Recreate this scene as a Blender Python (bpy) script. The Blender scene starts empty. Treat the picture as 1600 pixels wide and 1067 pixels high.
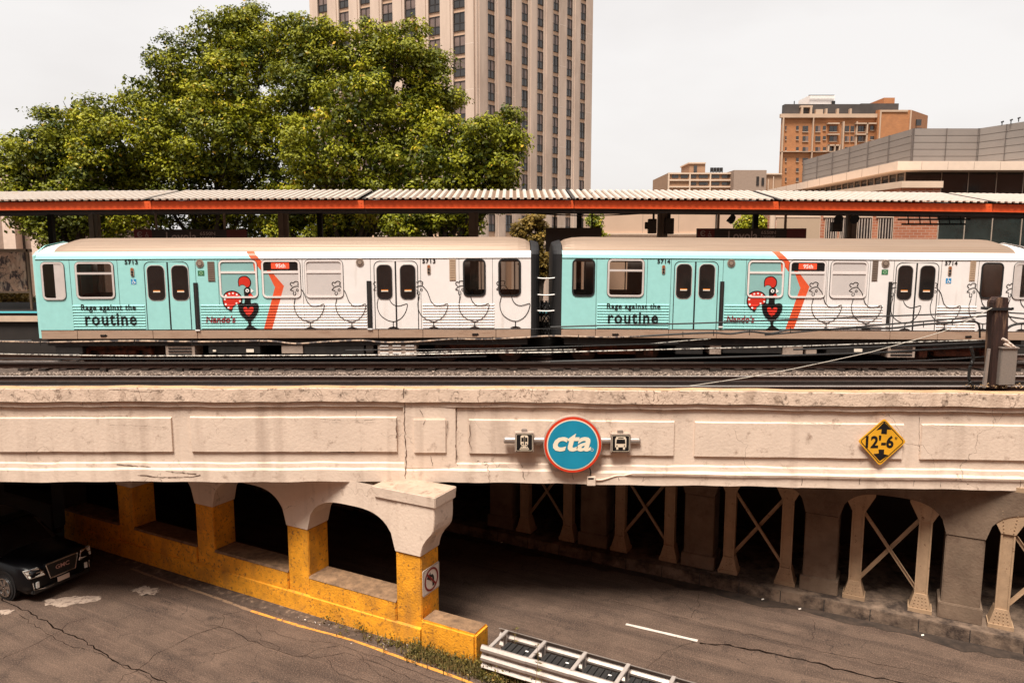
import bpy, bmesh, math, random
import numpy as np
from mathutils import Vector, Matrix
random.seed(7); np.random.seed(7)
SC=bpy.context.scene; C=SC.collection
# ------------------------------------------------------------------ camera
F=1150.; CX=800.; CY=533.5; P=math.atan((CY-385)/F); H=9.6
cd=bpy.data.cameras.new('camera'); cam=bpy.data.objects.new('camera',cd); C.objects.link(cam)
cd.sensor_width=36; cd.sensor_fit='HORIZONTAL'; cd.lens=F/1600*36; cd.clip_start=.1; cd.clip_end=3000
cam.location=(0,0,H); cam.rotation_euler=(math.pi/2-P,0,0); SC.camera=cam
# ------------------------------------------------------------------ light
SC.view_settings.view_transform='Standard'; SC.view_settings.look='None'; SC.view_settings.gamma=1
SC.view_settings.exposure=0.48
W=bpy.data.worlds.new('World'); SC.world=W; W.use_nodes=True
nt=W.node_tree; nt.nodes.clear(); N=nt.nodes.new; L=nt.links.new
SUN_EL=math.radians(65); SUN_AZ=math.radians(205)   # azimuth clockwise from +Y
sky=N('ShaderNodeTexSky'); sky.sky_type='NISHITA'; sky.sun_disc=False; sky.sun_elevation=SUN_EL; sky.sun_rotation=SUN_AZ
sky.dust_density=3; sky.air_density=1.2
b1=N('ShaderNodeBackground'); b1.inputs[1].default_value=.1; L(sky.outputs[0],b1.inputs[0])
tc=N('ShaderNodeTexCoord'); mp=N('ShaderNodeMapping'); mp.inputs['Scale'].default_value=(1,1,2.6); L(tc.outputs['Generated'],mp.inputs[0])
nz=N('ShaderNodeTexNoise'); nz.inputs['Scale'].default_value=1.7; nz.inputs['Detail'].default_value=5; L(mp.outputs[0],nz.inputs[0])
rp=N('ShaderNodeValToRGB'); rp.color_ramp.elements[0].position=.3; rp.color_ramp.elements[1].position=.62
rp.color_ramp.elements[0].color=(.79,.745,.72,1); rp.color_ramp.elements[1].color=(.955,.92,.895,1); L(nz.outputs[0],rp.inputs[0])
b2=N('ShaderNodeBackground'); b2.inputs[1].default_value=.74; L(rp.outputs[0],b2.inputs[0])
mx=N('ShaderNodeMixShader'); mx.inputs[0].default_value=.93; L(b1.outputs[0],mx.inputs[1]); L(b2.outputs[0],mx.inputs[2])
wo=N('ShaderNodeOutputWorld'); L(mx.outputs[0],wo.inputs[0])
sd=bpy.data.lights.new('sun','SUN'); sd.energy=5.0; sd.angle=math.radians(20); sd.color=(1,.93,.84)
so=bpy.data.objects.new('sun',sd); C.objects.link(so)
sv=Vector((math.sin(SUN_AZ)*math.cos(SUN_EL),math.cos(SUN_AZ)*math.cos(SUN_EL),math.sin(SUN_EL)))
so.rotation_euler=sv.to_track_quat('Z','Y').to_euler(); so.location=(-20,-30,50)
# ------------------------------------------------------------------ projection helpers (photo pixel -> place in the world)
def ray(px,py):
    dz=-(py-CY)/F
    return (px-CX)/F, math.cos(P)+dz*math.sin(P), dz*math.cos(P)-math.sin(P)
def atY(px,py,Y):
    x,y,z=ray(px,py); t=Y/y; return Vector((x*t,Y,H+z*t))
def atZ(px,py,Z):
    x,y,z=ray(px,py); t=(Z-H)/z; return Vector((x*t,y*t,Z))
def zY(py,Y): return atY(800,py,Y).z
def on_line(px,P0,D,z):
    # point P0+t*D (horizontal line at height z) that lies on the image column px
    k=(px-CX)/F; c=math.cos(P); s=math.sin(P)
    # X=k*(Y*c-(z-H)*s)
    t=(k*(P0[1]*c-(z-H)*s)-P0[0])/(D[0]-k*c*D[1])
    return t
# ------------------------------------------------------------------ materials
MATS={}
def newmat(name):
    m=bpy.data.materials.new(name); m.use_nodes=True; MATS[name]=m
    return m,m.node_tree,m.node_tree.nodes['Principled BSDF']
def mat(name,col,rough=.7,metal=0,var=.12,scale=3.,bump=0.,bscale=30.,spec=.4,dirt=None,dscale=2.,damt=(.55,.7),stretch=(1,1,1),streak=None,obj=False,emit=0,cracks=None,alpha=1):
    if name in MATS: return MATS[name]
    m,t,b=newmat(name); N=t.nodes.new; L=t.links.new
    b.inputs['Roughness'].default_value=rough; b.inputs['Metallic'].default_value=metal
    b.inputs['Specular IOR Level'].default_value=spec
    tc=N('ShaderNodeTexCoord'); geo=N('ShaderNodeNewGeometry')
    src=tc.outputs['Object'] if obj else geo.outputs['Position']
    mp=N('ShaderNodeMapping'); mp.inputs['Scale'].default_value=stretch; L(src,mp.inputs[0])
    nz=N('ShaderNodeTexNoise'); nz.inputs['Scale'].default_value=scale; nz.inputs['Detail'].default_value=6; nz.inputs['Roughness'].default_value=.62; L(mp.outputs[0],nz.inputs[0])
    r=N('ShaderNodeValToRGB'); r.color_ramp.elements[0].position=.28; r.color_ramp.elements[1].position=.72
    r.color_ramp.elements[0].color=tuple(max(0,c*(1-var)) for c in col)+(1,); r.color_ramp.elements[1].color=tuple(min(1,c*(1+var)) for c in col)+(1,)
    L(nz.outputs[0],r.inputs[0]); out=r.outputs[0]
    def over(fac,c):
        nonlocal out
        mx=N('ShaderNodeMix'); mx.data_type='RGBA'; L(fac,mx.inputs[0]); L(out,mx.inputs[6]); mx.inputs[7].default_value=tuple(c)+(1,); out=mx.outputs[2]
    if dirt:
        n2=N('ShaderNodeTexNoise'); n2.inputs['Scale'].default_value=dscale; n2.inputs['Detail'].default_value=9; n2.inputs['Roughness'].default_value=.72; L(mp.outputs[0],n2.inputs[0])
        r2=N('ShaderNodeMapRange'); r2.inputs[1].default_value=damt[0]; r2.inputs[2].default_value=damt[1]; L(n2.outputs[0],r2.inputs[0]); over(r2.outputs[0],dirt)
    if streak:
        scol,sc,lo,hi=streak
        m3=N('ShaderNodeMapping'); m3.inputs['Scale'].default_value=sc; L(src,m3.inputs[0])
        n3=N('ShaderNodeTexNoise'); n3.inputs['Scale'].default_value=1; n3.inputs['Detail'].default_value=5; L(m3.outputs[0],n3.inputs[0])
        r3=N('ShaderNodeMapRange'); r3.inputs[1].default_value=lo; r3.inputs[2].default_value=hi; r3.inputs[4].default_value=.6; L(n3.outputs[0],r3.inputs[0]); over(r3.outputs[0],scol)
    if cracks:
        ccol,csc,cw=cracks
        nd=N('ShaderNodeTexNoise'); nd.inputs['Scale'].default_value=1.8; nd.inputs['Detail'].default_value=4; L(src,nd.inputs[0])
        va=N('ShaderNodeVectorMath'); va.operation='MULTIPLY_ADD'; L(nd.outputs[1],va.inputs[0]); va.inputs[1].default_value=(.9,.9,.9); L(src,va.inputs[2])
        m4=N('ShaderNodeMapping'); m4.inputs['Scale'].default_value=csc; L(va.outputs[0],m4.inputs[0])
        vo=N('ShaderNodeTexVoronoi'); vo.feature='DISTANCE_TO_EDGE'; vo.inputs['Scale'].default_value=1; L(m4.outputs[0],vo.inputs[0])
        r4=N('ShaderNodeMapRange'); r4.inputs[1].default_value=0; r4.inputs[2].default_value=cw; r4.inputs[3].default_value=1; r4.inputs[4].default_value=0; L(vo.outputs['Distance'],r4.inputs[0])
        n5=N('ShaderNodeTexNoise'); n5.inputs['Scale'].default_value=.45; L(src,n5.inputs[0])
        r5=N('ShaderNodeMapRange'); r5.inputs[1].default_value=.50; r5.inputs[2].default_value=.60; L(n5.outputs[0],r5.inputs[0])
        mu=N('ShaderNodeMath'); mu.operation='MULTIPLY'; L(r4.outputs[0],mu.inputs[0]); L(r5.outputs[0],mu.inputs[1]); over(mu.outputs[0],ccol)
    L(out,b.inputs['Base Color'])
    if bump:
        n6=N('ShaderNodeTexNoise'); n6.inputs['Scale'].default_value=bscale; n6.inputs['Detail'].default_value=5; L(mp.outputs[0],n6.inputs[0])
        bp=N('ShaderNodeBump'); bp.inputs['Strength'].default_value=bump; bp.inputs['Distance'].default_value=.02; L(n6.outputs[0],bp.inputs['Height']); L(bp.outputs[0],b.inputs['Normal'])
    return m
def brickmat(name,c1,c2,mortar,scale=1,axis='XZ'):
    m,t,b=newmat(name); N=t.nodes.new; L=t.links.new
    geo=N('ShaderNodeNewGeometry'); sp=N('ShaderNodeSeparateXYZ'); cb=N('ShaderNodeCombineXYZ'); L(geo.outputs['Position'],sp.inputs[0])
    ad=N('ShaderNodeMath'); ad.operation='ADD'; L(sp.outputs[0],ad.inputs[0]); L(sp.outputs[1],ad.inputs[1])
    L(ad.outputs[0],cb.inputs[0]); L(sp.outputs[2],cb.inputs[1])
    bk=N('ShaderNodeTexBrick'); L(cb.outputs[0],bk.inputs[0]); bk.inputs['Scale'].default_value=scale
    bk.inputs['Color1'].default_value=c1+(1,); bk.inputs['Color2'].default_value=c2+(1,); bk.inputs['Mortar'].default_value=mortar+(1,)
    bk.inputs['Mortar Size'].default_value=.012; bk.inputs['Brick Width'].default_value=.42; bk.inputs['Row Height'].default_value=.15
    nz=N('ShaderNodeTexNoise'); nz.inputs['Scale'].default_value=.8; nz.inputs['Detail'].default_value=6; L(geo.outputs['Position'],nz.inputs[0])
    mr=N('ShaderNodeMapRange'); mr.inputs[3].default_value=.75; mr.inputs[4].default_value=1.2; L(nz.outputs[0],mr.inputs[0])
    mx=N('ShaderNodeVectorMath'); mx.operation='SCALE'; L(bk.outputs[0],mx.inputs[0]); L(mr.outputs[0],mx.inputs['Scale'])
    L(mx.outputs[0],b.inputs['Base Color']); b.inputs['Roughness'].default_value=.85
    return m
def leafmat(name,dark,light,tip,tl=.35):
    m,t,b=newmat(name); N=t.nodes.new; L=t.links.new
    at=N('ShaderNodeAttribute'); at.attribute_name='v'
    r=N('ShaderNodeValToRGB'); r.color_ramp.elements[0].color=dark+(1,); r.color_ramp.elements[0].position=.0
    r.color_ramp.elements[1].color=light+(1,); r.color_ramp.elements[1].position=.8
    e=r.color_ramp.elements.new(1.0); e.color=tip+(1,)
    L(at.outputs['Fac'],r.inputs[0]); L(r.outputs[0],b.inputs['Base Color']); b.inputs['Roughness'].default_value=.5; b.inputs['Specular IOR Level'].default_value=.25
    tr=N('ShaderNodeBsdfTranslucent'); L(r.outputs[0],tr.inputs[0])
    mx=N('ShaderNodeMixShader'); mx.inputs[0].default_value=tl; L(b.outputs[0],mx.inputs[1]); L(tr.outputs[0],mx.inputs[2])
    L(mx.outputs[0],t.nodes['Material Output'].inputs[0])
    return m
CONC=mat('painted concrete',(.69,.545,.435),.8,var=.07,scale=1.3,bump=.35,bscale=14,dirt=(.26,.165,.115),dscale=3.4,damt=(.57,.76),streak=((.34,.24,.18),(2.4,2.4,.22),.5,.78),cracks=((.12,.07,.045),(.45,.45,.7),.005))
CONCW=mat('worn coping concrete',(.66,.50,.385),.85,var=.12,scale=2.2,bump=.6,bscale=18,dirt=(.13,.085,.06),dscale=5.5,damt=(.53,.66),streak=((.36,.25,.18),(3,3,.4),.5,.75),cracks=((.20,.12,.08),(1.1,1.1,.6),.01))
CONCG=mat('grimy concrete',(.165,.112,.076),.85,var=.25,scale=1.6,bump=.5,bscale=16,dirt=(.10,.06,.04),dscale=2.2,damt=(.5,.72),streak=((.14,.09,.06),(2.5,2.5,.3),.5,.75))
CONCD=mat('soffit and underpass shade concrete',(.035,.026,.02),.9,var=.3,scale=1.2,bump=.4)
YEL=mat('yellow painted concrete',(.74,.31,.016),.75,var=.28,scale=2.0,bump=.8,bscale=22,dirt=(.14,.065,.025),dscale=11,damt=(.535,.66),streak=((.34,.15,.03),(2,2,.8),.5,.7))
YELTOP=mat('worn shade-browned yellow top',(.24,.14,.075),.8,var=.3,scale=3,bump=.5,dirt=(.12,.07,.04),dscale=5,damt=(.45,.65))  # worn tops, with the shade over the sills put into the brown
STEEL=mat('painted steel',(.37,.245,.15),.6,var=.15,scale=4,bump=.25,bscale=40,dirt=(.12,.055,.025),dscale=9,damt=(.60,.68))
def asphalt():
    return mat('asphalt',(.098,.063,.044),.9,var=.38,scale=.9,bump=.8,bscale=90,dirt=(.045,.026,.018),dscale=.55,damt=(.47,.68),cracks=((.022,.014,.011),(.75,.75,.75),.014),streak=((.19,.115,.08),(26,26,26),.5,.68))
ASPH=asphalt()
def road_streaks(m):
    # tyre and dirt streaks that run along the skewed roads
    t=m.node_tree; N=t.nodes.new; L=t.links.new; b=t.nodes['Principled BSDF']; src=b.inputs['Base Color'].links[0].from_socket
    g=N('ShaderNodeNewGeometry'); mp=N('ShaderNodeMapping'); mp.inputs['Rotation'].default_value=(0,0,math.radians(28)); L(g.outputs['Position'],mp.inputs[0])
    out=src
    for sc,lo,hi,amt,col in(((.22,2.6,1),.48,.70,.75,(.036,.022,.016,1)),((.5,9,1),.55,.75,.5,(.20,.125,.088,1)),((1.4,1.4,1),.60,.72,.8,(.030,.019,.014,1)),((34,34,34),.50,.66,.55,(.24,.155,.11,1)),((48,48,48),.54,.68,.6,(.028,.018,.014,1))):
        m2=N('ShaderNodeMapping'); m2.inputs['Scale'].default_value=sc; L(mp.outputs[0],m2.inputs[0])
        n=N('ShaderNodeTexNoise'); n.inputs['Scale'].default_value=1; n.inputs['Detail'].default_value=6; L(m2.outputs[0],n.inputs[0])
        r=N('ShaderNodeMapRange'); r.inputs[1].default_value=lo; r.inputs[2].default_value=hi; r.inputs[4].default_value=amt; L(n.outputs[0],r.inputs[0])
        x=N('ShaderNodeMix'); x.data_type='RGBA'; L(r.outputs[0],x.inputs[0]); L(out,x.inputs[6]); x.inputs[7].default_value=col; out=x.outputs[2]
    L(out,b.inputs['Base Color'])
road_streaks(ASPH)
KERB=mat('kerb concrete',(.17,.115,.08),.9,var=.35,scale=2,bump=.6,dirt=(.035,.022,.016),dscale=1.6,damt=(.42,.6))
TEAL=mat('teal vinyl wrap',(.34,.68,.65),.32,var=.05,scale=5,spec=.5,obj=True)
WHT=mat('white vinyl wrap',(.84,.785,.75),.3,var=.05,scale=2,spec=.5,obj=True,streak=((.55,.45,.38),(5,5,.6),.58,.85))
ORG=mat('red orange vinyl',(.72,.10,.035),.4,var=.1,scale=6,obj=True)
TEALG=mat('teal film on glass',(.26,.47,.45),.25,var=.05,scale=3,spec=.5,obj=True)
WHTG=mat('white film on glass',(.60,.54,.51),.25,var=.04,scale=3,spec=.5,obj=True)
BLK=mat('black print',(.012,.011,.011),.35,var=.1,spec=.4)
BLKM=mat('black rubber',(.014,.013,.013),.6,var=.2)
DARKM=mat('dark metal',(.05,.04,.034),.55,metal=.3,var=.3,scale=5)
REDP=mat('red print',(.60,.035,.02),.4,var=.08)
MAROON=mat('maroon print',(.17,.012,.016),.4,var=.08)
GLASS=mat('dark window glass',(.018,.015,.014),.06,var=.5,scale=1.2,spec=.8)
ALU=mat('brushed aluminium',(.68,.61,.57),.42,metal=.2,var=.08,scale=3,obj=True)
SSROOF=mat('ribbed steel roof',(.27,.19,.135),.45,metal=.25,var=.12,scale=2,stretch=(.3,8,8),obj=True,dirt=(.28,.19,.13),dscale=1.2,damt=(.5,.8))
SKIRT=mat('dull stainless skirt',(.52,.365,.265),.42,metal=.3,var=.14,scale=2,stretch=(.6,1,3),obj=True,dirt=(.30,.18,.12),dscale=2,damt=(.5,.75))
UNDER=mat('underframe black',(.020,.017,.015),.7,var=.5,scale=4)
RUST=mat('rusty brown steel',(.16,.05,.025),.75,var=.4,scale=7,bump=.4,dirt=(.04,.02,.014),dscale=5,damt=(.45,.6))
GREYB=mat('grey equipment paint',(.40,.31,.25),.55,var=.15,scale=6,dirt=(.10,.06,.04),dscale=5,damt=(.55,.7))
RAILTOP=mat('polished rail head',(.62,.56,.53),.4,metal=.35,var=.1)
RAILSIDE=mat('rusty rail web',(.060,.028,.018),.75,var=.35,scale=8)
TIE=mat('dark timber',(.026,.016,.012),.85,var=.4,scale=6)
BALL=mat('ballast stone',(.10,.07,.055),.95,var=.75,scale=22,bump=1,bscale=28,dirt=(.06,.04,.03),dscale=14,damt=(.45,.6))
ORNG=mat('orange painted steel',(.62,.095,.022),.5,var=.1,scale=3,dirt=(.30,.05,.02),dscale=3,damt=(.6,.75))
CANB=mat('dark canopy underside and shadow drop',(.022,.018,.016),.8,var=.3)
CANW=mat('white corrugated sheet',(.50,.43,.37),.5,var=.08,scale=3,dirt=(.45,.26,.13),dscale=2.5,damt=(.55,.8))
CANV=mat('rust stained valley',(.17,.10,.06),.7,var=.2,scale=4)
POSTM=mat('brown grey post paint',(.20,.15,.115),.6,var=.15)
WOOD=mat('weathered brown post',(.030,.012,.008),.8,var=.5,scale=6,stretch=(4,4,.5),bump=.4,dirt=(.26,.15,.09),dscale=1.2,damt=(.56,.7))
CABG=mat('galvanised cabinet',(.27,.23,.20),.5,metal=.3,var=.15,scale=30)
CABLE=mat('black cable',(.015,.013,.012),.5,var=.3)
CABLEB=mat('beige sheathed cable',(.38,.27,.19),.6,var=.5,scale=9,dirt=(.03,.02,.02),dscale=5,damt=(.45,.55))
CABLEW=mat('pale steel wire',(.50,.46,.40),.4,metal=.2,var=.3,scale=8,dirt=(.05,.04,.035),dscale=11,damt=(.5,.55))
TOWC=mat('precast tower concrete',(.55,.42,.335),.85,var=.10,scale=.25,stretch=(1,1,.3),dirt=(.36,.26,.20),dscale=.12,damt=(.5,.7),streak=((.36,.26,.2),(.8,.8,.08),.55,.8))
TOWJ=mat('pale joint',(.62,.50,.42),.8,var=.05)
TOWS=mat('tan spandrel',(.55,.36,.24),.8,var=.08)
WINF=mat('bronze window frame',(.025,.018,.015),.5,var=.2)
WINP=mat('curtained window pane',(.165,.11,.09),.25,var=.35,scale=.6,spec=.7)
WIND=mat('dark window pane',(.03,.026,.024),.12,var=.4,scale=.7,spec=.8)
FSTONE=mat('far cream stone',(.46,.325,.23),.85,var=.12,scale=.3)
BRICKO=brickmat('orange brick far',(.40,.15,.048),(.33,.12,.04),(.42,.25,.14),1)
BRICKR=brickmat('red brick',(.42,.15,.075),(.33,.105,.05),(.45,.30,.22),1)
STONE=mat('cream stone trim',(.62,.46,.34),.8,var=.1,scale=.7)
GREYP=mat('grey metal cladding',(.235,.205,.185),.5,metal=.2,var=.08,scale=.5)
TANW=mat('tan rendered wall',(.55,.38,.27),.85,var=.08,scale=.5)
GALV=mat('galvanised steel',(.40,.34,.30),.42,metal=.5,var=.2,scale=6,dirt=(.22,.16,.12),dscale=3,damt=(.5,.75))
WHITEP=mat('worn white road paint',(.36,.27,.21),.8,var=.2,scale=9,dirt=(.13,.085,.065),dscale=7,damt=(.5,.62))
WHITEL=mat('white lane paint',(.60,.52,.45),.8,var=.1,scale=9,dirt=(.2,.14,.11),dscale=9,damt=(.58,.66))
YELL=mat('yellow lane paint',(.62,.26,.04),.8,var=.2,scale=7,dirt=(.12,.075,.05),dscale=6,damt=(.52,.64))
BARK=mat('bark',(.06,.042,.03),.9,var=.3,scale=5,bump=.6)
SKIN_=None
# ------------------------------------------------------------------ mesh builder
class MB:
    def __init__(s): s.v=[]; s.f=[]; s.m=[]; s.cur=0
    def add(s,vs,fs,mi=None):
        k=len(s.v); s.v+= [tuple(v) for v in vs]; mi=s.cur if mi is None else mi
        for f in fs: s.f.append([i+k for i in f]); s.m.append(mi)
    def quad(s,a,b,c,d,mi=None): s.add([a,b,c,d],[(0,1,2,3)],mi)
    def poly(s,vs,mi=None): s.add(vs,[tuple(range(len(vs)))],mi)
    def box(s,x0,x1,y0,y1,z0,z1,mi=None,M=None):
        vs=[(x,y,z) for z in(z0,z1) for y in(y0,y1) for x in(x0,x1)]
        if M is not None: vs=[M@Vector(v) for v in vs]
        s.add(vs,[(0,2,3,1),(4,5,7,6),(0,1,5,4),(2,6,7,3),(0,4,6,2),(1,3,7,5)],mi)
    def hexa(s,b,t,mi=None): # bottom 4, top 4 points
        s.add(list(b)+list(t),[(3,2,1,0),(4,5,6,7),(0,1,5,4),(1,2,6,5),(2,3,7,6),(3,0,4,7)],mi)
    def tube(s,pts,r,n=8,mi=None,cap=True):
        pts=[Vector(p) for p in pts]; rs=r if isinstance(r,(list,tuple)) else [r]*len(pts)
        rings=[]
        for i,p in enumerate(pts):
            d=(pts[min(i+1,len(pts)-1)]-pts[max(i-1,0)]).normalized()
            up=Vector((0,0,1)) if abs(d.z)<.95 else Vector((0,1,0))
            a=d.cross(up).normalized(); b=a.cross(d).normalized()
            rings.append([p+(a*math.cos(2*math.pi*k/n)+b*math.sin(2*math.pi*k/n))*rs[i] for k in range(n)])
        vs=[v for q in rings for v in q]; fs=[]
        for i in range(len(pts)-1):
            for k in range(n): fs.append((i*n+k,i*n+(k+1)%n,(i+1)*n+(k+1)%n,(i+1)*n+k))
        if cap: fs.append(tuple(range(n-1,-1,-1))); fs.append(tuple((len(pts)-1)*n+k for k in range(n)))
        s.add(vs,fs,mi)
    def prism(s,pts,d,mi=None):
        # planar polygon pts extruded by vector d
        n=len(pts); pts=[Vector(p) for p in pts]; d=Vector(d)
        s.add(pts+[p+d for p in pts],[tuple(range(n)),tuple(range(2*n-1,n-1,-1))]+[(i,i+n,(i+1)%n+n,(i+1)%n) for i in range(n)],mi)
    def strip(s,rows,mi=None,close=False):
        n=len(rows[0]); vs=[p for r in rows for p in r]; fs=[]
        for i in range(len(rows)-1):
            for k in range(n if close else n-1): fs.append((i*n+k,i*n+(k+1)%n,(i+1)*n+(k+1)%n,(i+1)*n+k))
        s.add(vs,fs,mi)
    def ring(s,outer,inner,d,mi=None):
        # frame between two closed outlines (same count), front at +d (vector)
        n=len(outer); o=[Vector(p) for p in outer]; i_=[Vector(p) for p in inner]; d=Vector(d)
        vs=o+i_+[p+d for p in o]+[p+d for p in i_]; fs=[]
        for k in range(n):
            j=(k+1)%n
            fs+= [(2*n+k,2*n+j,3*n+j,3*n+k),(k,j,2*n+j,2*n+k),(n+j,n+k,3*n+k,3*n+j),(k,n+k,n+j,j)]
        s.add(vs,fs,mi)
    def build(s,name,mats,parent=None,smooth=False,bevel=0,fix=True,loc=None,recalc=True):
        me=bpy.data.meshes.new(name); me.from_pydata(s.v,[],s.f); me.validate()
        if not isinstance(mats,(list,tuple)): mats=[mats]
        for m in mats: me.materials.append(m)
        if len(mats)>1 and len(me.polygons)==len(s.m): me.polygons.foreach_set('material_index',s.m)
        if recalc or bevel:
            bm=bmesh.new(); bm.from_mesh(me)
            if bevel:
                bmesh.ops.remove_doubles(bm,verts=bm.verts,dist=1e-5)
            if recalc: bmesh.ops.recalc_face_normals(bm,faces=bm.faces)
            if bevel:
                es=[e for e in bm.edges if len(e.link_faces)==2 and e.calc_face_angle(0)>.5]
                bmesh.ops.bevel(bm,geom=es,offset=bevel,segments=2,affect='EDGES',clamp_overlap=True)
            bm.to_mesh(me); bm.free()
        if smooth: me.polygons.foreach_set('use_smooth',[True]*len(me.polygons))
        o=bpy.data.objects.new(name,me); C.objects.link(o)
        if parent is not None: o.parent=parent
        if loc is not None: o.location=loc
        return o
def tag(o,label=None,cat=None,group=None,kind=None):
    if label: o['label']=label
    if cat: o['category']=cat
    if group: o['group']=group
    if kind: o['kind']=kind
    return o
def thing(name,label,cat,loc=(0,0,0),rot=(0,0,0),group=None):
    o=bpy.data.objects.new(name,None); C.objects.link(o); o.location=loc; o.rotation_euler=rot; o.empty_display_size=.2
    return tag(o,label,cat,group)
def off(o,loc):
    """shift mesh data so that the part's parent sits at loc"""
    return o
def attach(o,root):
    # world-built mesh made child of root without moving
    o.parent=root; o.matrix_parent_inverse=Matrix.LocRotScale(root.location,root.rotation_euler,root.scale).inverted()
    return o
def rrect(x0,z0,x1,z1,r,n=5):
    pts=[]
    for cx,cz,a0 in((x1-r,z1-r,0),(x0+r,z1-r,90),(x0+r,z0+r,180),(x1-r,z0+r,270)):
        for k in range(n+1):
            a=math.radians(a0+90*k/n); pts.append((cx+r*math.cos(a),cz+r*math.sin(a)))
    return pts
def circ(cx,cz,r,n=24,rz=None): return [(cx+r*math.cos(2*math.pi*k/n),cz+(rz or r)*math.sin(2*math.pi*k/n)) for k in range(n)]
def smoothline(pts,k=6,closed=False):
    out=[]; n=len(pts); P_=lambda i: pts[i%n] if closed else pts[max(0,min(n-1,i))]
    for i in range(n if closed else n-1):
        p0,p1,p2,p3=P_(i-1),P_(i),P_(i+1),P_(i+2)
        for j in range(k):
            t=j/k; out.append(tuple(.5*((2*b)+(-a+c)*t+(2*a-5*b+4*c-d)*t*t+(-a+3*b-3*c+d)*t**3) for a,b,c,d in zip(p0,p1,p2,p3)))
    if not closed: out.append(tuple(pts[-1]))
    return out
def stroke(pts,w,closed=False):
    """flat ribbon polygons along a 2D polyline"""
    n=len(pts); L_=[];R_=[]
    for i in range(n):
        a=pts[(i-1)%n] if closed or i>0 else pts[i]; b=pts[(i+1)%n] if closed or i<n-1 else pts[i]
        dx,dz=b[0]-a[0],b[1]-a[1]; l=math.hypot(dx,dz) or 1; nx,nz=-dz/l*w/2,dx/l*w/2
        L_.append((pts[i][0]+nx,pts[i][1]+nz)); R_.append((pts[i][0]-nx,pts[i][1]-nz))
    m=n if closed else n-1
    return [[L_[i],R_[i],R_[(i+1)%n],L_[(i+1)%n]] for i in range(m)]
_tc={}
def text_polys(s,bold=0,shear=0,spacing=1):
    key=(s,bold,shear,spacing)
    if key in _tc: return _tc[key]
    cu=bpy.data.curves.new('t','FONT'); cu.body=s; cu.size=1; cu.offset=bold; cu.shear=shear; cu.resolution_u=3; cu.space_character=spacing
    ob=bpy.data.objects.new('t',cu); C.objects.link(ob)
    me=bpy.data.meshes.new_from_object(ob)
    vs=[(v.co.x,v.co.y) for v in me.vertices]; ps=[[vs[i] for i in p.vertices] for p in me.polygons]
    bpy.data.objects.remove(ob); bpy.data.curves.remove(cu); bpy.data.meshes.remove(me)
    xs=[p[0] for q in ps for p in q]; zs=[p[1] for q in ps for p in q]
    r=(ps,min(xs),max(xs),min(zs),max(zs)); _tc[key]=r; return r
def text_fit(s,x0,z0,x1,z1,bold=0,shear=0,spacing=1):
    ps,a,b,c,d=text_polys(s,bold,shear,spacing)
    return [[(x0+(x-a)/(b-a)*(x1-x0), z0+(z-c)/(d-c)*(z1-z0)) for x,z in q] for q in ps]
def flat(mb,polys,fn,mi=None):
    for q in polys:
        mb.poly([fn(x,z) for x,z in q],mi)
U=Vector((-.8830,.4694,0)); V=Vector((.4694,.8830,0))   # along the roads below (away, left) and across them (away, right)
# ================================================================== SETTING
m=MB(); m.box(-700,700,-60,1500,-.6,-.02); tag(m.build('ground',mat('city ground',(.10,.08,.06),.95,scale=.3,var=.3)),kind='structure')
m=MB()
rx=np.linspace(-60,60,61); ry=np.linspace(-2,34,19)
m.strip([[(x,y,0) for x in rx] for y in ry]); tag(m.build('road',ASPH),kind='structure')
A0=Vector((-2.16,16.66,0))      # base corner of the first yellow pier
def A(t,s=0,z=0): p=A0+U*t+V*s; return (p.x,p.y,z)
B0=Vector((12.16,16.38,0))      # a point on the kerb of the right hand road
def B(t,s=0,z=0): p=B0+U*t+V*s; return (p.x,p.y,z)
# sidewalk with kerb along the right hand arcade
m=MB(); KZ=.32
m.hexa([B(-9,0,-.01),B(-9,6,-.01),B(26,6,-.01),B(26,0,-.01)],[B(-9,.03,KZ),B(-9,6,KZ),B(26,6,KZ),B(26,.03,KZ)])
tag(m.build('sidewalk',KERB,bevel=.015),kind='structure')
m=MB()
for i in range(-8,24): m.hexa([B(i*1.1,-.004,.0),B(i*1.1,.02,.0),B(i*1.1+.02,.02,.0),B(i*1.1+.02,-.004,.0)],[B(i*1.1,.026,KZ-.01),B(i*1.1,.04,KZ-.01),B(i*1.1+.02,.04,KZ-.01),B(i*1.1+.02,.026,KZ-.01)])
tag(m.build('kerb_joints',BLKM),kind='structure')
# gutter strip beside the yellow wall: rough verge
m=MB()
rows=[]
for i in range(0,60):
    t=-6+i*.5; w=.40+.05*math.sin(i*1.7)+.05*math.sin(i*.63)
    rows.append([A(t,-.02,.05),A(t,-w*.5,.035),A(t,-w,.006)])
m.strip(rows); tag(m.build('gutter_verge',mat('gutter dirt',(.075,.05,.036),.95,var=.5,scale=5,bump=.8,bscale=30,dirt=(.22,.15,.10),dscale=5,damt=(.56,.66))),kind='structure')
m=MB(); rows=[]
for i in range(0,90):
    t=-6+i*.33; w=.38+.07*math.sin(i*.9)+.07*math.sin(i*.37)+random.uniform(-.09,.09)
    rows.append([B(t,-.005,.008),B(t,-w,.008)])
m.strip(rows); tag(m.build('kerb_dark_strip',mat('dark kerb strip',(.038,.025,.018),.75,var=.6,scale=3,bump=.6,dirt=(.06,.038,.026),dscale=3,damt=(.5,.68))),kind='structure')  # ragged dark strip laid on the road along the kerb
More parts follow.
